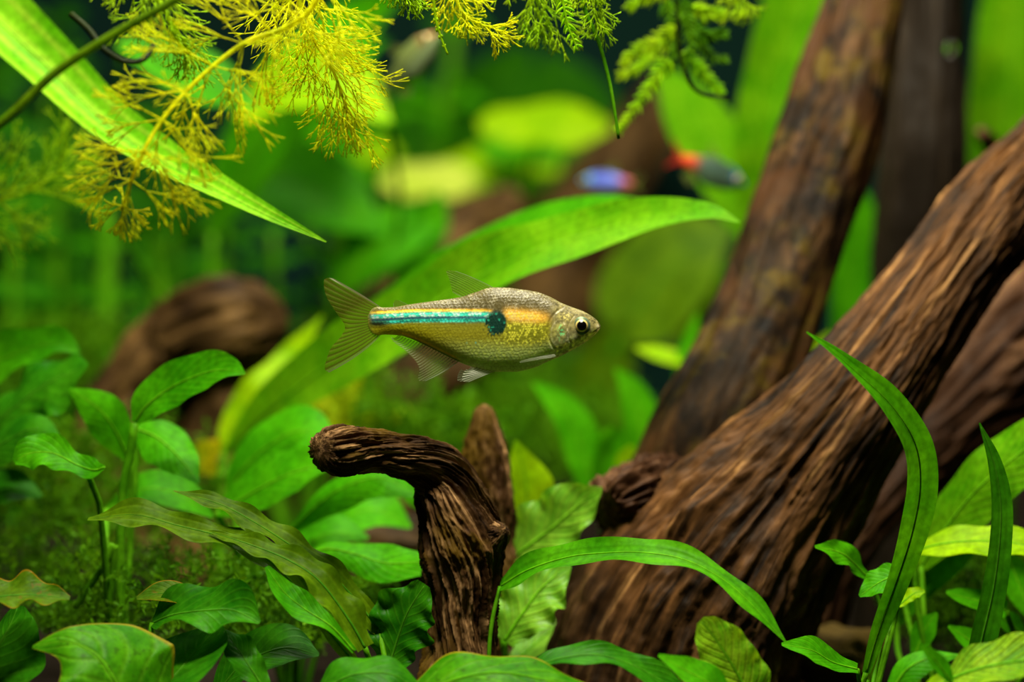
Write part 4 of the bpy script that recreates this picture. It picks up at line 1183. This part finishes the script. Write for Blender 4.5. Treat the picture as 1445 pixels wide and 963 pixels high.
# --- pads in the background
PADS = 'round bright pads at the back'
p = plant('pennywort_plant', 'blurred stem plant with round yellow-green pads before the dark back wall', 620, 89)
for (x, y, d, a, b, mt, k) in ((768, 172, 78, 92, 34, 'lime', 0), (745, 205, 81, 66, 28, 'fresh', 5), (678, 236, 82, 62, 30, 'lime', 1), (605, 252, 80, 68, 28, 'pad_yellow', 2), (448, 258, 82, 46, 30, 'lime', 3),
                              (532, 214, 84, 32, 18, 'lime', 4), (500, 250, 86, 46, 30, 'fresh', 6), (380, 215, 86, 70, 40, 'fresh', 7), (470, 190, 88, 80, 30, 'fresh', 8), (755, 235, 84, 36, 16, 'lime', 9)):
    if mt == 'pad_yellow' and mt not in M:
        leaf_mat('pad_yellow', (0.42, 0.58, 0.03), (0.6, 0.68, 0.10), vein=(0.6, 0.7, 0.2), vfac=0.2)
    d += 4
    sgn = 1 if k % 2 else -1
    leaf(p, M[mt], [(x - sgn * a, y + 6, d), (x - sgn * a * 0.6, y, d), (x, y - 3, d), (x + sgn * a * 0.6, y - 1, d), (x + sgn * a, y + 5, d)], hw=[b * 0.3, b * 0.85, b, b * 0.85, b * 0.25], tilt=52,
         cup=-0.12, wave=0.10, wn=1.5, seed=k, name='pad')
    stem(p, M[S], [(x, y + 4, d + 0.3), (x + (620 - x) * 0.3, y + 150, d + 1)], 4, 5, to_base=True, name='stalk')
p = plant('stem_plant', 'blurred tall green stem with star-like leaf whorls before the dark back wall', 625, 95)
stem(p, M[S], [(648, -30, 95), (640, 60, 95), (628, 150, 95), (615, 240, 95), (620, 400, 95)], 10, 10, to_base=True)
for sx, sy, ex, ey, hw in ((622, 150, 545, 168, 13), (622, 148, 692, 150, 14), (622, 155, 612, 200, 16), (622, 145, 560, 130, 9), (624, 140, 655, 118, 9), (640, 50, 600, 36, 9), (640, 46, 690, 40, 9), (617, 250, 560, 262, 10), (617, 250, 670, 268, 10)):
    leaf(p, M['fresh'], [(sx, sy, 95), ((sx + ex) / 2, (sy + ey) / 2 - 8, 94.6), (ex, ey, 94.2)], W=hw, shape='lance', tilt=40, nv=16, nu=6)
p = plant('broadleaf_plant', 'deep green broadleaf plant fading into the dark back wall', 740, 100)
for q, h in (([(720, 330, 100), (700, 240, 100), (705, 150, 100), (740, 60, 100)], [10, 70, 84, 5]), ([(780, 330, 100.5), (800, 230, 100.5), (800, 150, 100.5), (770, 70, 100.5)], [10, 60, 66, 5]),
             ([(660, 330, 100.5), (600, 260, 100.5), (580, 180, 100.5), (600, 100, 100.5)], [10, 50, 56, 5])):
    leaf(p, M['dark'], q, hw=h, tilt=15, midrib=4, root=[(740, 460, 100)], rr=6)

# bright blurred broad leaf behind the feathery fronds
p = plant('sword_plant', 'blurred sword plant with big lime leaves behind the feathery fronds', 420, 74)
leaf(p, M['fresh'], [(300, 330, 75), (345, 240, 74), (400, 160, 73), (440, 110, 72), (500, 50, 74), (560, 0, 73)], hw=[10, 46, 62, 64, 50, 6], tilt=40, midrib=3, root=[(300, 520, 75)], rr=6)
leaf(p, M['lime'], [(350, 140, 70), (420, 125, 69), (480, 135, 68), (550, 175, 67)][::-1], hw=[4, 46, 62, 30], tilt=45, midrib=3, root=[(560, 330, 75)], rr=4)
leaf(p, M['fresh'], [(300, 250, 75), (380, 250, 75), (460, 280, 75), (540, 330, 75)], hw=[20, 54, 54, 5], tilt=40, midrib=3, root=[(340, 500, 75)], rr=4)
leaf(p, M['fresh'], [(470, 420, 75), (520, 360, 75), (570, 330, 75), (630, 310, 75)], hw=[14, 40, 40, 5], tilt=35, midrib=3, root=[(450, 560, 75)], rr=4)
leaf(p, M['fresh'], [(560, 400, 75), (590, 350, 75), (610, 310, 75), (620, 270, 75)], hw=[10, 28, 26, 3], tilt=15, root=[(540, 560, 75)], rr=4)
leaf(p, M['fresh'], [(170, 60, 66), (240, 90, 66), (300, 120, 66), (360, 150, 66)], hw=[10, 34, 34, 4], tilt=35, midrib=2, root=[(160, 300, 70)], rr=4)

# --- blurred stem plants at the back left
GB = 'blurred leafy stems at the back'
def stem_plant(px, d, top, mat, label, seed, lean=0, sp=46, ll=52, hw=11, sr=7, group=GB):
    rng = random.Random(seed)
    p = plant('stem_plant', label, px, d, group=group)
    bot = CY + (CAMZ - p.base[2]) * F / d
    pts = [(px + lean, top, d), (px + lean * 0.5 + rng.uniform(-8, 8), (top + bot) / 2, d), (px, bot, d)]
    stem(p, M[S], pts, sr * 0.7, sr)
    y = top
    k = 0
    while y < bot - 20:
        f = (y - top) / (bot - top)
        x = px + lean * (1 - f)
        for sgn in (-1, 1):
            l = ll * rng.uniform(0.7, 1.15) * (0.55 + 0.45 * min(1, k / 2))
            dz = rng.uniform(-2.5, 1.5)
            ey = y + rng.uniform(-22, 12)
            leaf(p, M[mat], [(x, y, d), (x + sgn * l * 0.5, (y + ey) / 2 - 6, d + dz * 0.5), (x + sgn * l, ey, d + dz)], W=hw * rng.uniform(0.8, 1.2), tilt=rng.uniform(20, 55), nv=12, nu=5, seed=seed + k)
        y += sp * rng.uniform(0.75, 1.2)
        k += 1
    return p


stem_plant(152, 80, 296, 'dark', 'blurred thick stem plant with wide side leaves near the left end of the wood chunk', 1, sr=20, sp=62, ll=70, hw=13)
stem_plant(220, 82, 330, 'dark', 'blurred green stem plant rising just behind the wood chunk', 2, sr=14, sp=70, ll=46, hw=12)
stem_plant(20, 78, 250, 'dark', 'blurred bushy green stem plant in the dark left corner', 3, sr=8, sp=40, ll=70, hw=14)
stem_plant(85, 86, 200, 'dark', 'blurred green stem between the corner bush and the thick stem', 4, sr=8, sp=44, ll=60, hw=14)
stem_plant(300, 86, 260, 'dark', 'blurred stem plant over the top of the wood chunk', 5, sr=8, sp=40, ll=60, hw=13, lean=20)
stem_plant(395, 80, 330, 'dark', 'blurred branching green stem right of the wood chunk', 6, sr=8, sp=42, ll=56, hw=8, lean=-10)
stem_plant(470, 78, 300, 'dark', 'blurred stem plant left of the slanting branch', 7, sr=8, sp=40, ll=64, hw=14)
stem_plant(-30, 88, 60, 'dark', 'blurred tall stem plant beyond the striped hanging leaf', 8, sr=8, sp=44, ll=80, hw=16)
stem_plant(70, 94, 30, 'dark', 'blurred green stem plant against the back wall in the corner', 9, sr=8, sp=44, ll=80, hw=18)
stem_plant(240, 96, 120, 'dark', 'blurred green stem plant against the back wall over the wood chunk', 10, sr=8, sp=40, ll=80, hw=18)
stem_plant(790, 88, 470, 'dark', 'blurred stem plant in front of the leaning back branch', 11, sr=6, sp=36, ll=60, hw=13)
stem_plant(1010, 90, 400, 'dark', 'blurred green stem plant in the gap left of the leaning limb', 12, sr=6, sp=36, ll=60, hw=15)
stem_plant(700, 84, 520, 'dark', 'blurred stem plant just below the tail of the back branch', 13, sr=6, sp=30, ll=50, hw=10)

# --- feathery plants
def branch_lines(out, p, dr, nrm, ln, lvl, r, rng, spread):
    """recursively forked filament"""
    n = 4
    pts = [p]
    q = p.copy()
    cur = dr.copy()
    bend = np.array([rng.gauss(0, 1), rng.gauss(0, 1), rng.gauss(0, 1)]) * 0.10
    for k in range(n):
        cur = cur + bend / n
        cur /= np.linalg.norm(cur)
        q = q + cur * ln / n
        pts.append(q.copy())
    out.append((np.array(pts), np.linspace(r, r * 0.85, n + 1)))
    if lvl == 0:
        return
    nb = 3 if lvl == 4 else 2
    for b in range(nb):
        a = spread * ((b - (nb - 1) / 2) * (1.25 if nb == 2 else 1.0) + rng.gauss(0, 0.16))
        side = np.cross(nrm, cur)
        side /= np.linalg.norm(side) + 1e-9
        nd = cur * math.cos(a) + side * math.sin(a) + nrm * rng.gauss(0, 0.28)
        nd /= np.linalg.norm(nd)
        branch_lines(out, q, nd, nrm, ln * rng.uniform(0.62, 0.95), lvl - 1, r * 0.88, rng, spread * 0.94)


def feathery(T, pts, mat, smat, nodes, size, seed, lvl=4, nleaf=4, r=1.1, sr=3.2, spread=0.42, tip=True, droop=0.3, fwd=0.55, tipk=0.8, flat=1.0):
    """pts: stem pixels from the outer tip backwards; nodes: number of whorls"""
    rng = random.Random(seed)
    d = np.mean([q[2] for q in pts])
    c = cr([P(*q) for q in pts], 60)
    k = d / F
    v, f, uv = tubes([(c, np.linspace(sr * 0.55, sr, 60) * k)], 7)
    mesh_obj('stem', v, f, M[smat], T.o, uv, T.base)
    t, A, B = frames(c)
    for i in range(nodes):
        g = (i + 0.15) / nodes
        j = int(g ** 0.9 * 59)
        out_dir = -t[j]                      # toward the tip
        ph = rng.uniform(0, 6.28)
        for a in range(nleaf):
            al = ph + a * 2 * math.pi / nleaf + rng.gauss(0, 0.2)
            rad = A[j] * math.cos(al) + B[j] * math.sin(al)
            fw = fwd + (0.35 if i < 2 else 0) + rng.gauss(0, 0.12)
            rad = rad * np.array([1, flat, 1])
            rad /= np.linalg.norm(rad) + 1e-9
            dr = rad * math.sqrt(max(0.05, 1 - min(fw, 0.95) ** 2)) + out_dir * fw + np.array([0, 0, -droop])
            dr /= np.linalg.norm(dr)
            nrm = np.cross(dr, np.cross(dr, out_dir) + 1e-3)
            nrm = nrm / (np.linalg.norm(nrm) + 1e-9)
            if rng.random() < 0.65:
                nrm = np.array([rng.gauss(0, 0.35), -1.0, rng.gauss(0, 0.35)])
                nrm -= dr * (nrm @ dr)
                nrm /= np.linalg.norm(nrm) + 1e-9
            lines = []
            ln = size * k * rng.uniform(0.8, 1.15) * (tipk if i == 0 else (1 + tipk) / 2 if i == 1 else 1) / 3.4
            branch_lines(lines, c[j], dr, nrm, ln, lvl, r * k, rng, spread)
            v, f, uv = tubes(lines, 4)
            mesh_obj('frond', v, f, M[mat], T.o, uv, T.base)


def hanging(name, label, px, py, d, cat='plant', group=None):
    return Thing(name, label, cat, P(px, py, d), group)


T1 = hanging('feathery_plant', 'yellow feathery stem drooping its forked needle tip over the striped leaf', 470, -60, 48, group='feathery stems hanging at the surface')
feathery(T1, [(172, 296, 47.9), (195, 230, 47), (225, 175, 47.2), (262, 130, 47.4), (305, 90, 47.6), (350, 58, 47.8), (400, 40, 48), (440, 10, 48), (470, -60, 48)], 'feather', 'feather', 10, 122, 3, nleaf=5, r=1.2, sr=4.4, droop=0.0, fwd=0.35, tipk=0.45, spread=0.36, flat=0.45)
T2 = hanging('feathery_plant', 'dense yellow-green feathery stem hanging in a thick tuft beside the lime leaves', 420, -80, 50, group='feathery stems hanging at the surface')
feathery(T2, [(488, 150, 51), (470, 100, 50.6), (445, 60, 50.3), (425, 20, 50), (420, -80, 50)], 'feather', 'feather', 8, 112, 5, nleaf=5, r=1.05, sr=3.6, droop=0.35)
T3 = hanging('feathery_plant', 'feathery tuft around the dark hooked twig', 190, -90, 48, group='feathery stems hanging at the surface')
feathery(T3, [(262, 60, 48.6), (235, 20, 48.4), (210, -20, 48.2), (190, -90, 48)], 'feather_green', 'feather_green', 4, 95, 7, nleaf=5, r=1.2, sr=3.2, droop=0.3)
T3b = hanging('feathery_plant', 'blurred green feathery stem in the dark corner under the smooth stalk', -80, 300, 56, group='feathery stems hanging at the surface')
feathery(T3b, [(90, 240, 56), (60, 260, 56), (10, 280, 56), (-80, 300, 56)], 'feather_green', 'feather_green', 4, 110, 8, nleaf=5, r=1.0, sr=3.0, droop=0.0)
T4 = hanging('feathery_plant', 'feathery stem hanging from above over the silvery green fish', 640, -90, 51, group='feathery stems hanging at the surface')
feathery(T4, [(690, 40, 50.6), (655, 20, 50.8), (640, -20, 51), (640, -90, 51)], 'feather', 'feather', 4, 62, 9, nleaf=5, r=1.2, sr=3.4, droop=0.2)
T5 = hanging('feathery_plant', 'sparse feathery stem hanging left of the bright moss sprig', 740, -100, 51.5, group='feathery stems hanging at the surface')
feathery(T5, [(770, 10, 51.5), (750, -30, 51.5), (740, -100, 51.5)], 'feather_green', 'feather_green', 3, 95, 11, nleaf=5, r=1.2, sr=3.0, droop=0.3)
T6 = hanging('feathery_plant', 'short feathery stem tip hanging between the long runner and the moss clump', 830, -90, 51, group='feathery stems hanging at the surface')
feathery(T6, [(840, 6, 51), (835, -30, 51), (830, -90, 51)], 'feather_green', 'feather_green', 2, 85, 12, nleaf=5, r=1.2, sr=2.6, droop=0.3)
T7 = hanging('feathery_plant', 'feathery stem tip peeking in beside the broad leaf of the mottled limb', 1040, -90, 55, group='feathery stems hanging at the surface')
feathery(T7, [(1045, -8, 55), (1040, -40, 55), (1035, -90, 55)], 'feather_green', 'feather_green', 2, 70, 13, nleaf=5, r=1.2, sr=2.6, droop=0.3)
T8 = hanging('feathery_plant', 'feathery stem spreading at the top edge above the thick tuft', 540, -80, 50, group='feathery stems hanging at the surface')
feathery(T8, [(575, -10, 50), (560, -30, 50), (540, -80, 50)], 'feather_green', 'feather_green', 3, 55, 14, nleaf=5, r=1.2, sr=2.6, droop=0.3)

T = hanging('water_stalk', 'smooth olive stalk crossing in front of the striped leaf', 290, -30, 46)
stem(T, M['olive'], [(-120, 255, 46), (0, 175, 46), (75, 105, 46), (150, 55, 46), (215, 18, 46), (300, -30, 46)], 7, 6)
T = hanging('dark_twig', 'dark hooked twig caught in the feathery fronds', 100, 20, 47.4, 'twig')
stem(T, M['twig'], [(100, 20, 47.4), (125, 42, 47.2), (145, 68, 47), (168, 84, 47), (190, 88, 47), (207, 80, 47.2), (216, 64, 47.4)], 4.5, 4, name='twig')
T = hanging('water_stalk', 'long thin green runner hanging down to a fine tip', 815, -40, 51)
stem(T, M[S], [(815, -40, 51), (824, 10, 51), (845, 60, 51), (860, 115, 51), (868, 160, 51), (873, 196, 51)], 3.2, 2.2)

# moss sprigs with separate leaflets
def sprig(T, pts, mat, n, ll, lw, r, sd, ang=1.0, parts=True, name='leaflet'):
    rng = random.Random(sd)
    d = np.mean([q[2] for q in pts])
    k = d / F
    c = cr([P(*q) for q in pts], 40)
    v, f, uv = tubes([(c, np.linspace(r, r * 0.5, 40) * k)], 6)
    mesh_obj('stem', v, f, M[mat], T.o, uv, T.base)
    t, A, B = frames(c)
    V, Fc = [], []
    for i in range(n):
        g = (i + 0.3) / n
        j = int(g * 38)
        for sgn in (-1, 1):
            x = np.cross(t[j], np.array([0, 1.0, 0]))
            x /= np.linalg.norm(x) + 1e-9
            al = ang + rng.gauss(0, 0.15)
            dr = x * sgn * math.sin(al) + t[j] * math.cos(al) + np.array([0, rng.gauss(0, 0.45), 0])
            dr /= np.linalg.norm(dr)
            L = ll * k * (1.0 - 0.5 * g) * rng.uniform(0.75, 1.15)
            nn = np.cross(dr, np.array([0, 1.0, 0.3]))
            nn /= np.linalg.norm(nn) + 1e-9
            q = c[j]
            up = np.cross(nn, dr)
            s5 = [0, 0.35, 0.75, 1.0]
            w5 = [0.35, 1.0, 0.75, 0.1]
            vv = []
            for s_, w_ in zip(s5, w5):
                ce = q + dr * L * s_ + t[j] * L * 0.25 * s_ * s_
                vv += [ce - nn * lw * k * w_, ce + up * lw * k * w_ * 0.5, ce + nn * lw * k * w_, ce - up * lw * k * w_ * 0.5]
            n0 = 0 if parts else len(V)
            ff = []
            for a in range(3):
                for b in range(4):
                    ff.append((n0 + a * 4 + b, n0 + a * 4 + (b + 1) % 4, n0 + a * 4 + 4 + (b + 1) % 4, n0 + a * 4 + 4 + b))
            if parts:
                mesh_obj(name, vv, ff, M[mat], T.o, np.zeros((len(vv), 2)) + 0.3, T.base)
            else:
                V += vv
                Fc += ff
    if not parts and V:
        o = mesh_obj('leaflets', V, Fc, M[mat], T.o, np.zeros((len(V), 2)) + 0.3, T.base)
        o['kind'] = 'stuff'


T = hanging('moss_sprig', 'bright yellow-green moss sprig with comb-like leaflets hanging at the top edge', 790, -40, 50)
sprig(T, [(788, -40, 50), (794, 0, 50), (801, 35, 50), (809, 55, 50), (815, 72, 50)], 'sprig', 14, 20, 2.2, 2.4, 2)
T = hanging('moss_sprig', 'short green moss leaflet strand hanging beside the silvery green fish', 610, -20, 50.5)
sprig(T, [(610, -30, 50.5), (614, 20, 50.5), (622, 52, 50.5), (632, 77, 50.5)], 'feather_green', 8, 7, 3, 3, 4)
MC = hanging('moss_clump', 'green moss clump on a dark twig hanging beside the broad bright leaf', 960, -60, 56, 'moss')
for k, q in enumerate(([(945, 85, 56), (925, 110, 56), (905, 140, 56), (885, 168, 56), (868, 190, 56)], [(960, 75, 56.3), (985, 95, 56.3), (1005, 118, 56.3), (1022, 135, 56.3)],
                      [(955, 40, 56), (925, 60, 56), (900, 70, 56), (875, 95, 56)], [(965, 20, 56.5), (985, 50, 56.5), (1000, 80, 56.5), (1030, 85, 56.5)], [(950, -20, 56), (920, -5, 56), (900, 0, 56), (885, 15, 56)],
                      [(960, -30, 55.5), (970, 20, 55.5), (975, 60, 55.5), (970, 95, 55.5)], [(975, 10, 56), (990, 18, 56), (1005, 20, 56), (1022, 20, 56)], [(978, 35, 56), (995, 48, 56), (1010, 50, 56), (1028, 48, 56)],
                      [(945, 55, 57), (915, 80, 57), (895, 100, 57), (870, 108, 57)], [(940, 0, 56.5), (950, 40, 56.5), (952, 70, 56.5), (945, 100, 56.5)])):
    sprig(MC, q, 'sprig' if k in (0, 1) else ('feather_green', 'moss')[k % 2], 18, 19, 2.4, 2.8, 20 + k, parts=False)
stem(MC, M['twig'], [(955, -40, 55.8), (957, 40, 55.8), (960, 80, 55.8), (972, 115, 55.8), (992, 133, 55.8), (1030, 140, 55.8)], 4, 2.5, name='twig')


# --- moss cushions: tangled strands too fine to count
def moss(label, cx, cy, d, rx, ry, rd, n, mat, seed, ln=36, r=1.3, name='moss_cushion'):
    rng = random.Random(seed)
    k = d / F
    c0 = P(cx, cy, d)
    lines = []
    leaves_v, leaves_f = [], []
    for i in range(n):
        while True:
            a, b, e = rng.uniform(-1, 1), rng.uniform(-1, 1), rng.uniform(-1, 1)
            if a * a + b * b + e * e < 1:
                break
        p0 = c0 + np.array([a * rx * k, e * rd, b * ry * k])
        dr = np.array([a * 0.7 + rng.gauss(0, 0.6), rng.gauss(0, 0.6), 0.5 + rng.gauss(0, 0.5)])
        dr /= np.linalg.norm(dr)
        bend = np.array([rng.gauss(0, 0.5), rng.gauss(0, 0.4), rng.gauss(-0.2, 0.5)])
        pts = [p0]
        L = ln * k * rng.uniform(0.5, 1.2)
        for s in range(5):
            dr = dr + bend / 5
            dr /= np.linalg.norm(dr)
            pts.append(pts[-1] + dr * L / 5)
        pts = np.array(pts)
        lines.append((pts, np.linspace(r, r * 0.5, 6) * k))
        for s in range(1, 6):
            for sg in (-1, 1):
                sd = np.cross(dr, [0.2, 1, 0.1]) * sg + np.array([rng.gauss(0, .3), rng.gauss(0, .5), rng.gauss(0, .3)]) + dr * 0.6
                sd /= np.linalg.norm(sd)
                wv = np.cross(sd, [rng.gauss(0, 1), rng.gauss(0, 1), rng.gauss(0, 1)])
                wv /= np.linalg.norm(wv) + 1e-9
                q = pts[s]
                l2, w2 = L * 0.28, L * 0.06
                n0 = len(leaves_v)
                leaves_v += [q, q + sd * l2 * 0.5 + wv * w2, q + sd * l2, q + sd * l2 * 0.5 - wv * w2]
                leaves_f.append((n0, n0 + 1, n0 + 2, n0 + 3))
    v, f, uv = tubes(lines, 3)
    n0 = len(v)
    v = np.vstack([v, np.array(leaves_v)])
    f = f + [tuple(n0 + x for x in q) for q in leaves_f]
    uv = np.vstack([uv * 0 + 0.3, np.zeros((len(leaves_v), 2)) + 0.3])
    base = c0.copy()
    base[2] = v[:, 2].min()
    o = mesh_obj(name, v, f, M[mat], None, uv, base)
    o.location = Vector(base) * U
    tag(o, label, 'moss', kind='stuff')


moss('fine dark green moss tangle under the olive crypt leaves', 240, 850, 54, 190, 70, 2.5, 420, 'moss', 1, ln=44)
moss('green moss tangle low in the left corner', 20, 790, 57, 150, 110, 2.5, 300, 'moss', 2, ln=50)
moss('yellow-green moss cushion above the broken arm of the stump', 470, 600, 64, 90, 34, 1.6, 110, 'moss_yellow', 3, ln=52, r=2.2)
moss('green moss bank between the stump spike and the wood piece', 600, 612, 64, 130, 44, 1.8, 190, 'moss', 4, ln=60, r=2.4)
moss('green moss bank below the main fish', 760, 610, 74, 120, 70, 3.0, 360, 'moss', 5, ln=50)
moss('moss covering the soil right of the wood chunk', 430, 570, 67, 90, 44, 1.8, 150, 'moss', 6, ln=54, r=2.2)
moss('green moss behind the broadleaf plants at the left', 110, 520, 70, 150, 60, 3.0, 360, 'moss', 7, ln=50)
moss('green moss around the stalks of the bright broadleaf plant', 160, 690, 61, 150, 80, 1.6, 320, 'moss', 11, ln=50, r=1.6)
moss('green moss in front of the low log', 420, 860, 55, 120, 60, 2.5, 300, 'moss', 8, ln=44)
moss('green moss tangle behind the upright blade', 1390, 850, 57, 120, 90, 2.5, 300, 'moss', 9, ln=50)
moss('moss carpet under the blades left of the leaning limb', 880, 640, 70, 90, 60, 2.0, 260, 'moss', 10, ln=44)

pebble(1180, 930, 56, 62, 'tan stone half hidden beside the foot of the big driftwood', 4)

# small air bubble clinging to the dark post
bm_, bnt, bout = new_mat('bubble')
gl = N_(bnt, 'ShaderNodeBsdfGlass')
gl.inputs['IOR'].default_value = 0.8
gl.inputs['Roughness'].default_value = 0.0
bnt.links.new(gl.outputs[0], bout.inputs[0])
c = P(1340, 68, 62.2)
th = np.linspace(0, 2 * math.pi, 32, endpoint=False)
ph = np.linspace(0.03, math.pi - 0.03, 20)
PH, TH = np.meshgrid(ph, th, indexing='ij')
v = np.stack([np.sin(PH) * np.cos(TH), np.sin(PH) * np.sin(TH), np.cos(PH)], -1).reshape(-1, 3) * 12 * 62 / F
o = mesh_obj('air_bubble', v, grid_faces(20, 32, True) + [tuple(range(32))[::-1], tuple(19 * 32 + k for k in range(32))], bm_)
o.location = Vector(c) * U
tag(o, 'tiny round air bubble clinging to the nearly black post', 'bubble')
